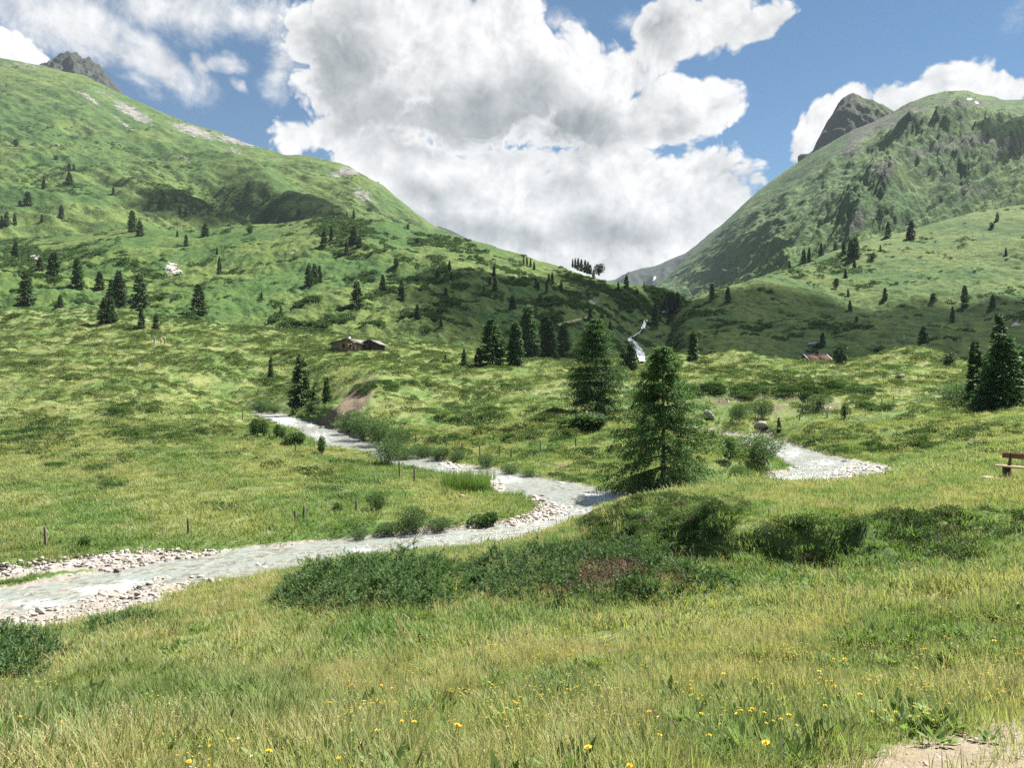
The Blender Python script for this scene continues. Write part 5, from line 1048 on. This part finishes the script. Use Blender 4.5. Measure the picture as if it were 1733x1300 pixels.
rock(196,973,32,'long dark brown rock at the edge of the left rapid', me=BIGD[0], flat=1.1)
rock(164,980,17,'rounded tan boulder at the tip of the grassy islet', me=BIG[2], flat=1.3)
rock(66,1040,26,'tan angular boulder on the near gravel bar beside the rapid', me=BIG[0], flat=1.1)
rock(833,835,26,'dark rock on the grassy point below the reeds', me=BIGD[1], flat=1.1)
rock(846,830,18,'pale rock beside the dark one on the grassy point', flat=1.2)
rock(952,822,20,'pale flat rock at the far water edge left of the large larch', flat=.8)
rock(932,806,16,'slanted grey slab leaning on the far bank', dark=True, flat=1.4)
rock(524,726,22,'pale boulder at the waterline below the bare scarp', flat=1.2)
rock(545,727,14,'dark boulder at the waterline below the bare scarp', dark=True, flat=1.2)
rock(548,772,12,'white stone at the foot of the single young alder', flat=.9)
rock(355,995,26,'pale blocky boulder on the near gravel bar', me=BIG[1], flat=1.3)
rock(370,990,24,'whitish block resting against the blocky boulder', me=BIG[2], flat=1.3)
rock(252,993,22,'grey slab on the near gravel bar beside the rapid', flat=1.1)
rock(1012,870,10,'dark stone at the tip of the gravel bar in the bend', dark=True, flat=1.2)
rock(1428,784,14,'dark rock standing in the white water of the right arm', dark=True)
rock(1068,1047,16,'white stone lying in the grass below the juniper thicket', flat=.7)
rock(276,1228,15,'pale stone half hidden in the foreground grass', flat=.7)
rock(78,1094,18,'reddish stone beside the juniper at the left edge', flat=.7)
rock(1550,968,22,'pale stone in the hollow below the near bank', flat=.7)
rock(1392,968,16,'flat stone in the left part of the hollow below the near bank', flat=.6)
rock(780,842,14,'small pale stone in the grass left of the reeds', flat=.8)
BARN = {'near': ('pale stone on the near gravel bar at left', 120, (7, 19)), 'far_left': ('pale stone on the gravel along the far water edge at left', 45, (6, 15)), 'bend': ('pale stone on the gravel bar in the river bend', 70, (6, 15)), 'upper': ('pale stone on the upstream gravel strip', 25, (5, 11)), 'right': ('pale stone on the gravel bar of the right river arm', 28, (5, 11))}
def in_poly(poly, n, s=0):
    o = np.array(poly, float); lo, hi = o.min(0), o.max(0); r = np.random.default_rng(s); c = lo + (hi - lo) * r.random((n * 8, 2)); return c[inside(poly, c[:, 0], c[:, 1])][:n]
GP, GS = [], []
for kk, (bar, (lab, n, (a, b))) in enumerate(BARN.items()):
    for px, py in in_poly(BARS[bar], n, kk):
        if px < -20: continue
        wd = a + (b - a) * random.random() ** 2.2; dk = random.random() < .14; lb = lab.replace('pale', ('small ' if wd < a + .2 * (b - a) else 'large ' if wd > a + .6 * (b - a) else '') + ('dark brown' if dk else 'pale'))
        o = rock(px, py, wd, lb, 'stone', lab.replace('pale stone', 'stones'), dk, 'stone', 1.0)
    c = in_poly(BARS[bar], 1500, 50 + kk)
    for px, py in c:
        q = at(px, py, only=[0]); GP.append((q.x, q.y, q.z)); GS.append((.03 + .19 * rs.random() ** 3.2) * min(2.6, q.y / 23))
for bar in ('upper_right', 'island'):
    for px, py in in_poly(BARS[bar], 250, 9): q = at(px, py, only=[0]); GP.append((q.x, q.y, q.z)); GS.append(.05 + .14 * rs.random() ** 2)
# shingle along every water's edge
for L in (RIVA, RIVB):
    k = rs.integers(2, len(L) - 2, 2600); d = unit(L[k + 1, :2] - L[k - 1, :2]); nr = np.stack([-d[:, 1], d[:, 0]], 1) * np.where(rs.random(len(k)) < .5, 1, -1)[:, None]
    q = L[k, :2] + nr * (L[k, 3:4] + rs.normal(size=(len(k), 1)) * .28 - .05); z = gz(q[:, 0], q[:, 1]); ok = (z < L[k, 2] + .22)
    GP += [tuple(v) for v in np.stack([q[:, 0], q[:, 1], np.maximum(z, L[k, 2] - .12)], 1)[ok]]; GS += list((.04 + .12 * rs.random(ok.sum()) ** 2))
    k = rs.integers(4, len(L) - 4, 420); d = unit(L[k + 1, :2] - L[k - 1, :2]); q = L[k, :2] + np.stack([-d[:, 1], d[:, 0]], 1) * (L[k, 3:4] * rs.uniform(-.95, .95, (len(k), 1)))
    GP += [tuple(v) for v in np.stack([q[:, 0], q[:, 1], L[k, 2] - .05], 1)]; GS += list(.05 + .16 * rs.random(len(k)) ** 2.5)
# scree and soil scars
for cx_, cy_, rx, ry, n, s in [(1655,742,24,14,160,.13),(1350,676,60,8,70,.2),(1250,674,30,9,60,.2),(1220,682,24,10,50,.2),(1400,690,50,9,90,.2),(1310,692,40,9,70,.18),(590,690,28,24,110,.16),(560,710,22,10,60,.15),(1340,967,80,7,60,.05),(1440,968,70,8,70,.05),(240,885,26,6,24,.07),(690,735,14,6,24,.12),(720,690,8,3,5,.3)]:
    for _ in range(n):
        q = at(cx_ + rs.normal() * rx * .6, cy_ + rs.normal() * ry * .6, only=[0]); GP.append((q.x, q.y, q.z)); GS.append(s * (.4 + 1.1 * rs.random() ** 2))
GP, GS = np.array(GP), np.array(GS)
scatter('gravel', 'loose pale gravel and cobbles along the river and on the scree', GP, euler(len(GP), .3), GS, rs.integers(0, 6, len(GP)), [hidden_proto('cobble', stone(70 + k, 1, .75, .5, 1, M_ST if k < 5 else M_STD)) for k in range(6)])
# pebbles of the worn path in the corner
x, y, px = ground_pts(7000, 1.8, 6.5); k = (gat(path, x, y) > .42) & (px > 1200); x, y = x[k], y[k]
scatter('path_gravel', 'small pebbles on the worn path in the lower right corner', np.stack([x, y, gz(x, y)], 1), euler(len(x), .3), .006 + .022 * rs.random(len(x)) ** 3, rs.integers(0, 6, len(x)), [hidden_proto('pebble', stone(80 + k, 1, .75, .5, 1)) for k in range(6)])
# rocks on the hills
random.seed(17)
def hill_rocks(spots, lab, group, only):
    for px, py, w_ in spots:
        p = at(px, py, only); r_ = w_ / 2 * p.y / F0; o = link('rock', random.choice(STM)); o.location = (p.x, p.y, p.z + r_ * .2); o.scale = (r_, r_ * .8, r_); o.rotation_euler = (random.uniform(-.3, .3), random.uniform(-.3, .3), random.random() * 6); tag(o, lab, 'rock', group)
hill_rocks([(292 + random.gauss(0, 8), 457 + random.gauss(0, 6), random.uniform(3, 7)) for _ in range(22)], 'grey rock of the small scree patch on the left slope', 'rocks of the scree patch on the left slope', [1])
hill_rocks([(60 + random.gauss(0, 5), 437 + random.gauss(0, 3), random.uniform(3, 6)) for _ in range(7)], 'pale rock among the alders at left', 'rocks among the alders at left', [1])
hill_rocks([(493 + random.gauss(0, 6), 428 + random.gauss(0, 2), random.uniform(3, 5)) for _ in range(6)], 'pale rock on the slope behind the huts', 'rocks on the slope behind the huts', [1])
hill_rocks([(95,246,9)], 'single pale boulder high on the left mountain slope', None, [2])
hill_rocks([(1060 + 7 * random.gauss(0, 1) + k * .9 - 8, 556 + k * 1.3 + random.gauss(0, 2), random.uniform(2.5, 5)) for k in range(14)], 'pale rock in the rubble strip above the white chute', 'rocks of the rubble strip above the white chute', [1, 4])

# ------------------------------------------------------------------ fences
M_WOOD = bark('weathered_wood', (0.075, 0.06, 0.048), (0.22, 0.19, 0.16)); M_WIRE = plain('fence_wire', (0.22, 0.21, 0.2), .5)
def post(px, py, hpx, label, group, lean=0.0, w_=.055):
    p = at(px, py, only=[0]); h = hpx * p.y / F0; root = None
    v, f = tube([(0, 0, -.25), (0, 0, h * .5), (lean * h, 0, h * .97), (lean * h * 1.02, 0, h)], [w_, w_ * .95, w_ * .9, w_ * .55], 7)
    o = link('fence_post', mesh('fence_post', v, f, M_WOOD)); o.location = p; o.rotation_euler = (random.uniform(-.05, .05), random.uniform(-.06, .06), random.random() * 6 if not lean else 0); tag(o, label, 'fence post', group); return o, p, h
def fence(where, group, posts, wire=False):
    posts = sorted(posts); n = len(posts)
    for k, (px, py, h) in enumerate(posts): post(px, py, h, f"weathered fence post, {ORD[k] + ('' if k == 0 else ' from the left') if k < n - 1 else 'rightmost'} {where}", group)
random.seed(5)
fence('of two posts at the far edge of the left gravel', 'fence posts on the near river meadow', [(77,926,35),(319,904,27)])
fence('in the meadow left of the bank bushes', 'fence posts on the near river meadow', [(499,881,16),(513.6,882,26),(602.5,866,20)])
fence('of the pair above the reed point', 'fence posts on the near river meadow', [(676,808.5,28),(701,818,27)])
o, p, h = post(686, 847, 24, 'thin broken stake leaning left in the meadow by the reed point', 'fence posts on the near river meadow', -.45, .03)
fence('along the far river bank', 'fence posts along the far river bank', [(631,722,12),(639.5,724,12),(667,738,16),(683,740,18),(704,748,16),(755,762,20),(783,769,16),(812.4,776,22),(845,776,22),(865,776.5,18),(914,770,25),(975,761,21)])
fence('at the upper left bend of the river', 'fence posts at the river bend', [(410,712,22),(436,742,14),(456,744,12),(500,765,16)])
fence('along the meadow under the scree', 'fence posts by the right river arm', [(1187.7,721,15),(1216.6,717.5,12),(1250,716,14),(1278,716,13),(1353,711,11),(1430,707,16),(1438,706,16),(1492.5,685,11),(1512,682,13)])
fence('on the grassy mound at right', 'fence posts on the grassy mound', [(1554,645,10),(1587.6,644,10),(1607,644,11)])
# the snag on the scree
p = at(1400, 708, only=[0]); k_ = p.y / F0
v, f = merge([tube([(0, 0, -.2), (.25 * k_, 0, 14 * k_), (6 * k_, 0, 24 * k_)], [.13, .10, .03], 6), tube([(0, 0, 8 * k_), (-5 * k_, 0, 20 * k_)], [.06, .02], 5), tube([(1 * k_, 0, 14 * k_), (9 * k_, .3, 20 * k_)], [.05, .02], 5)])
M_BLEACH = bark('bleached_wood', (0.36, 0.33, 0.29), (0.62, 0.58, 0.53)); o = link('dead_snag', mesh('dead_snag', v, f, M_BLEACH)); o.location = p; tag(o, 'bleached forked dead tree stump standing on the scree', 'snag')
p = at(1262, 700, only=[0]); v, f = tube([(0, 0, -.1), (-3 * k_, 0, 9 * k_), (-2 * k_, .2, 15 * k_)], [.12, .08, .03], 6); o = link('dead_snag', mesh('dead_snag', v, f, M_BLEACH)); o.location = p; tag(o, 'short bleached dead trunk at the fence under the scree', 'snag')

# ------------------------------------------------------------------ huts
def plank_mat(name, a, b, sc):
    m, t, out = material(name); tc = t.node('ShaderNodeTexCoord').outputs['Object']; s = t.node('ShaderNodeSeparateXYZ'); t.l.new(tc, s.inputs[0])
    k = t.math('FLOOR', t.math('MULTIPLY', t.math('ADD', s.outputs[0], s.outputs[1]), sc)); wn_ = t.node('ShaderNodeTexWhiteNoise', noise_dimensions='1D'); t.l.new(k, wn_.inputs['W'])
    princ(t, out, t.mix(t.math('ADD', t.math('MULTIPLY', wn_.outputs[0], .6), t.math('MULTIPLY', t.noise(tc, 3.0, 4, .6), .5)), a, b), .9, .1); return m
M_PL1 = plank_mat('brown_boards', (0.17, 0.095, 0.045), (0.45, 0.29, 0.15), 4.5); M_PL2 = plank_mat('grey_boards', (0.10, 0.085, 0.07), (0.27, 0.23, 0.19), 4.5); M_PL3 = plank_mat('dark_boards', (0.04, 0.028, 0.022), (0.13, 0.09, 0.07), 4.5)
M_ROOF = plank_mat('shingle_roof', (0.10, 0.095, 0.09), (0.24, 0.235, 0.23), 3.0); M_RUST = plank_mat('rusty_sheet_roof', (0.17, 0.085, 0.07), (0.30, 0.16, 0.135), 1.6); M_DK = plain('dark_opening', (0.012, 0.010, 0.009)); M_FR = plain('window_frame', (0.20, 0.09, 0.05)); M_PALE = plain('pale_metal', (0.62, 0.62, 0.63), .5)
def gable_hut(name, loc, rz, W_, D_, he, hr, wallm, roofm, over=.45, apex=0.5, edge=None):
    """gable front along local x at y = 0, ridge running back along +y"""
    root = empty(name, loc, rz); ax = W_ * (apex - .5)
    v = []
    for yy_ in (0, D_): v += [(-W_/2, yy_, -.6), (W_/2, yy_, -.6), (W_/2, yy_, he), (ax, yy_, hr), (-W_/2, yy_, he)]
    f = [(0,1,2,4),(2,3,4,4),(6,5,9,7),(7,9,8,8),(0,4,9,5),(1,6,7,2),(2,7,8,3),(3,8,9,4)]
    link('wall', mesh('wall', v, f, wallm), root)
    for s in (-1, 1):
        e = np.array([s * W_/2, 0, he]); r_ = np.array([ax, 0, hr]); d = (e - r_) / np.linalg.norm(e - r_); n_ = np.array([-d[2], 0, d[0]]) * (1 if d[0] < 0 else -1); n_ = n_ * np.sign(n_[2]); a = r_ + n_ * .06; b = e + d * over + n_ * .06; th = n_ * .09
        V = [a + (0, -over, 0), b + (0, -over, 0), b + (0, D_ + over, 0), a + (0, D_ + over, 0)]; V += [q + th for q in V]
        link('roof_panel', mesh('roof_panel', V, [(0,3,2,1),(4,5,6,7),(0,1,5,4),(1,2,6,5),(2,3,7,6),(3,0,4,7)], roofm), root)
        if edge: link('verge_board', mesh('verge_board', *merge([box((0, 0, 0), (.001, .001, .001))]), edge), root) if False else None
    return root
def opening(root, name, x, z, w_, h, mat=M_DK, frame=M_FR, y=-.03):
    o = link(name, mesh(name, *box((x, y, z), (w_, .08, h)), mat), root)
    if frame: link('frame', mesh('frame', *merge([box((x - w_/2 - .05, y - .03, z), (.1, .1, h + .2)), box((x + w_/2 + .05, y - .03, z), (.1, .1, h + .2)), box((x, y - .03, z + h/2 + .05), (w_, .1, .1)), box((x, y - .03, z - h/2 - .05), (w_, .1, .1))]), frame), o)
    return o
pa = at(584, 594); k_ = pa.y / F0
h1 = gable_hut('alpine_hut', (pa.x, pa.y, pa.z + .35), -.22, 50 * k_, 7.0, 9.5 * k_, 17.5 * k_, M_PL1, M_ROOF, .55, .57); tag(h1, 'low brown board hut with grey roof, left one of the pair', 'hut')
link('log_wall', mesh('log_wall', *box((-18 * k_, -.05, 4.2 * k_), (13.5 * k_, .1, 9.6 * k_)), M_PL2), h1)
opening(h1, 'window', -2.5 * k_, 5.5 * k_, 3.6 * k_, 4.6 * k_); opening(h1, 'window', 11 * k_, 4.8 * k_, 3.8 * k_, 4.6 * k_)
link('corner_board', mesh('corner_board', *box((4.2 * k_, -.06, 6 * k_), (1.0 * k_, .1, 13 * k_)), plain('yellow_board', (0.42, 0.27, 0.10))), h1)
link('chimney', mesh('chimney', *box((-.5 * k_, 2.0, 19 * k_), (.45, .45, 6 * k_)), M_PALE), h1)
tb_ = empty('garden_table', (0, 0, 0)); q = at(601, 592); tb_.location = (q.x, q.y - 1.2, q.z); link('table_top', mesh('table_top', *box((0, 0, .75), (8 * k_, .8, .08)), M_PALE), tb_)
for s in (-1, 1): link('leg', mesh('leg', *box((s * 3.2 * k_, 0, .35), (.12, .6, .75)), M_PALE), tb_)
tag(tb_, 'pale garden table standing before the brown hut', 'table')
pb = at(625, 594); h2 = gable_hut('alpine_hut', (pb.x, pb.y, pb.z + .35), -.10, 27 * k_, 6.0, 9.5 * k_, 16 * k_, M_PL3, M_ROOF, .6, .52); tag(h2, 'small dark board hut with open doorway, right one of the pair', 'hut')
opening(h2, 'doorway', 2.0 * k_, 4.4 * k_, 4.2 * k_, 8.6 * k_); opening(h2, 'window', -11 * k_, 6 * k_, 2.4 * k_, 3 * k_); link('door', mesh('door', *box((-3.6 * k_, -.1, 4.4 * k_), (4 * k_, .1, 8.4 * k_)), M_PL2), h2); link('corner_post', mesh('corner_post', *box((10 * k_, -.08, 5 * k_), (.7 * k_, .1, 10 * k_)), M_PL2), h2)
# the rusty roof behind the mound, ridge running across
pc = at(1388, 613); pc = Vector(((1388 - CX) / F0 * 185, 185, -(615 - CY) / F0 * 185)); k_ = 185 / F0
h3 = empty('alpine_barn', pc, .12); W3, D3, he3, hr3 = 36 * k_, 4.6, 7 * k_, 15 * k_
link('wall', mesh('wall', [(-W3/2,0,-1.5),(W3/2,0,-1.5),(W3/2,D3,-1.5),(-W3/2,D3,-1.5),(-W3/2,0,he3),(W3/2,0,he3),(W3/2,D3,he3),(-W3/2,D3,he3),(-W3/2,D3/2,hr3),(W3/2,D3/2,hr3)], [(0,1,5,4),(1,2,6,5),(5,6,9,9),(2,3,7,6),(3,0,4,7),(7,4,8,8)], M_PL3), h3)
for s in (0, 1):
    for q in range(2):
        a0, a1 = (-W3/2 - .4 + q * (W3/2 + .45), -.05 + q * (W3/2 + .45) - .03); yb = -.5 if s == 0 else D3 + .5; zb = he3 - .35
        V = np.array([(a0, yb, zb), (a1, yb, zb), (a1 + .3 * 0, D3/2, hr3 + .05), (a0, D3/2, hr3 + .05)]); V = np.concatenate([V, V + (0, 0, .1)]); link('roof_panel', mesh('roof_panel', V, [(0,3,2,1),(4,5,6,7),(0,1,5,4),(1,2,6,5),(2,3,7,6),(3,0,4,7)], M_RUST), h3)
link('ridge_cap', mesh('ridge_cap', *box((0, D3/2, hr3 + .2), (W3 + .8, .5, .08)), M_PALE), h3)
for s in (-1, 1): link('verge_strip', mesh('verge_strip', [(s*(W3/2+.45) - .12, -.55, he3 - .22), (s*(W3/2+.45) + .12, -.55, he3 - .22), (s*(W3/2+.45) + .12, D3/2, hr3 + .2), (s*(W3/2+.45) - .12, D3/2, hr3 + .2)], [(0,1,2,3)], M_PALE), h3)
link('chimney', mesh('chimney', *box((.5, D3/2, hr3 + .5), (.5, .5, .9)), M_DK), h3); tag(h3, 'rusty red sheet roof of a barn showing above the sunlit mound', 'barn')
pd_ = at(1382, 588); k_ = pd_.y / F0; h4 = gable_hut('alpine_shed', pd_, .5, 8 * k_, 3.0, 4 * k_, 8.5 * k_, M_PL3, M_ROOF, .5); tag(h4, 'tiny dark shed with pale roof beside a spruce on the shaded slope', 'shed'); opening(h4, 'doorway', 0, 1.8 * k_, 2 * k_, 3.4 * k_, M_DK, None)

# ------------------------------------------------------------------ the bench at the right edge
M_BSEAT = bark('bench_seat_wood', (0.33, 0.22, 0.155), (0.52, 0.38, 0.29)); M_BBACK = bark('bench_back_wood', (0.14, 0.070, 0.036), (0.25, 0.135, 0.075)); M_BLEG = bark('bench_leg_wood', (0.06, 0.045, 0.035), (0.14, 0.11, 0.085)); M_CON = bark('concrete_slab', (0.36, 0.34, 0.31), (0.58, 0.56, 0.52))
pbn = at(1694, 812, only=[0]); th = math.atan2(-.86, .5); bench = empty('bench', (pbn.x, pbn.y, pbn.z - .02), th)   # local x runs along the seat towards the viewer, local y to the back
LB = 1.9
for k in range(2): link('seat_plank', mesh('seat_plank', *box((LB/2 - .15, -.02 + k * .215, .455), (LB, .20, .045)), M_BSEAT), bench)
bk = link('backrest', mesh('backrest', *box((0, 0, 0), (LB, .04, .19)), M_BBACK), bench); bk.location = (LB/2 - .12, .335, .79); bk.rotation_euler = (-.2, 0, 0)
for k in range(2):
    x_ = .12 + k * 1.3; link('leg', mesh('leg', *box((x_, 0, .20), (.10, .12, .46)), M_BLEG), bench); link('leg', mesh('leg', *box((x_, .24, .20), (.10, .10, .46)), M_BLEG), bench)
    v, f = tube([(x_, .24, .40), (x_, .31, .66), (x_, .365, .88)], [.055, .05, .045], 4); link('back_support', mesh('back_support', v, f, M_BLEG), bench)
tag(bench, 'wooden bench with reddish backrest cut by the right picture edge', 'bench')
sl_ = link('foot_slab', mesh('foot_slab', *box((0, 0, .03), (1.05, .30, .12)), M_CON)); sl_.location = (pbn.x - .22, pbn.y - .30, pbn.z + .0); sl_.rotation_euler = (0, 0, th); tag(sl_, 'pale concrete foot slab in the grass before the bench', 'slab')

# ------------------------------------------------------------------ hikers on the left path and a pale marker post
def person(px, py, top, legs, label, pack):
    p = at(px, py); me = bpy.data.meshes.new('person')
    J = [(0,0,.95),(0,0,1.15),(0,0,1.38),(0,0,1.50),(0,-.01,1.62),(0,-.01,1.74), (-.09,0,.90),(-.11,-.05,.50),(-.12,.02,.09),(-.12,-.13,.04), (.09,0,.90),(.11,.06,.50),(.12,.14,.10),(.12,.0,.04), (-.19,0,1.40),(-.25,.02,1.12),(-.24,-.10,.90),(-.23,-.15,.82), (.19,0,1.40),(.25,.04,1.12),(.24,-.04,.88),(.23,-.08,.80)]
    Eg = [(0,1),(1,2),(2,3),(3,4),(4,5),(0,6),(6,7),(7,8),(8,9),(0,10),(10,11),(11,12),(12,13),(2,14),(14,15),(15,16),(16,17),(2,18),(18,19),(19,20),(20,21)]
    Rr = [.15,.14,.15,.055,.095,.075,.09,.065,.045,.04,.09,.065,.045,.04,.065,.048,.036,.032,.065,.048,.036,.032]
    me.from_pydata(J, Eg, []); o = link('person', me); o.modifiers.new('skin', 'SKIN')
    for k, r_ in enumerate(Rr): me.skin_vertices[0].data[k].radius = (r_, r_ * .8)
    me.skin_vertices[0].data[0].use_root = True
    q = o.modifiers.new('smooth', 'SUBSURF'); q.levels = q.render_levels = 1
    m, t, out = material('clothing'); s = t.node('ShaderNodeSeparateXYZ'); t.l.new(t.node('ShaderNodeTexCoord').outputs['Object'], s.inputs[0]); z = s.outputs[2]
    c = t.mix(t.math('GREATER_THAN', z, .92), legs, top); c = t.mix(t.math('GREATER_THAN', z, 1.5), c, (.45, .28, .2)); c = t.mix(t.math('GREATER_THAN', z, 1.68), c, (.06, .04, .03)); princ(t, out, c, .8, .2); me.materials.append(m)
    o.location = p; o.rotation_euler = (0, 0, random.uniform(-.5, .5) + 1.57)
    if pack: link('backpack', mesh('backpack', *box((0, .2, 1.22), (.3, .2, .45)), plain('backpack_cloth', pack)), o)
    return tag(o, label, 'person', 'hikers on the path')
person(261, 583, (.05, .07, .12), (.03, .03, .04), 'hiker in dark blue walking ahead on the trodden left path', (.5, .5, .52)); person(272.5, 583.5, (.45, .22, .12), (.10, .08, .06), 'hiker in a reddish top in the middle of the three', None); person(279, 583, (.5, .42, .34), (.05, .05, .05), 'hiker in a pale top at the back of the three', (.2, .08, .05))
p = at(1530, 575); o = link('marker_post', mesh('marker_post', *tube([(0, 0, -.3), (0, 0, 1.2), (0, 0, 1.75)], [.16, .15, .1], 7), plain('pale_paint', (.62, .66, .55)))); o.location = p; tag(o, 'pale marker post alone on the dark green meadow', 'post')
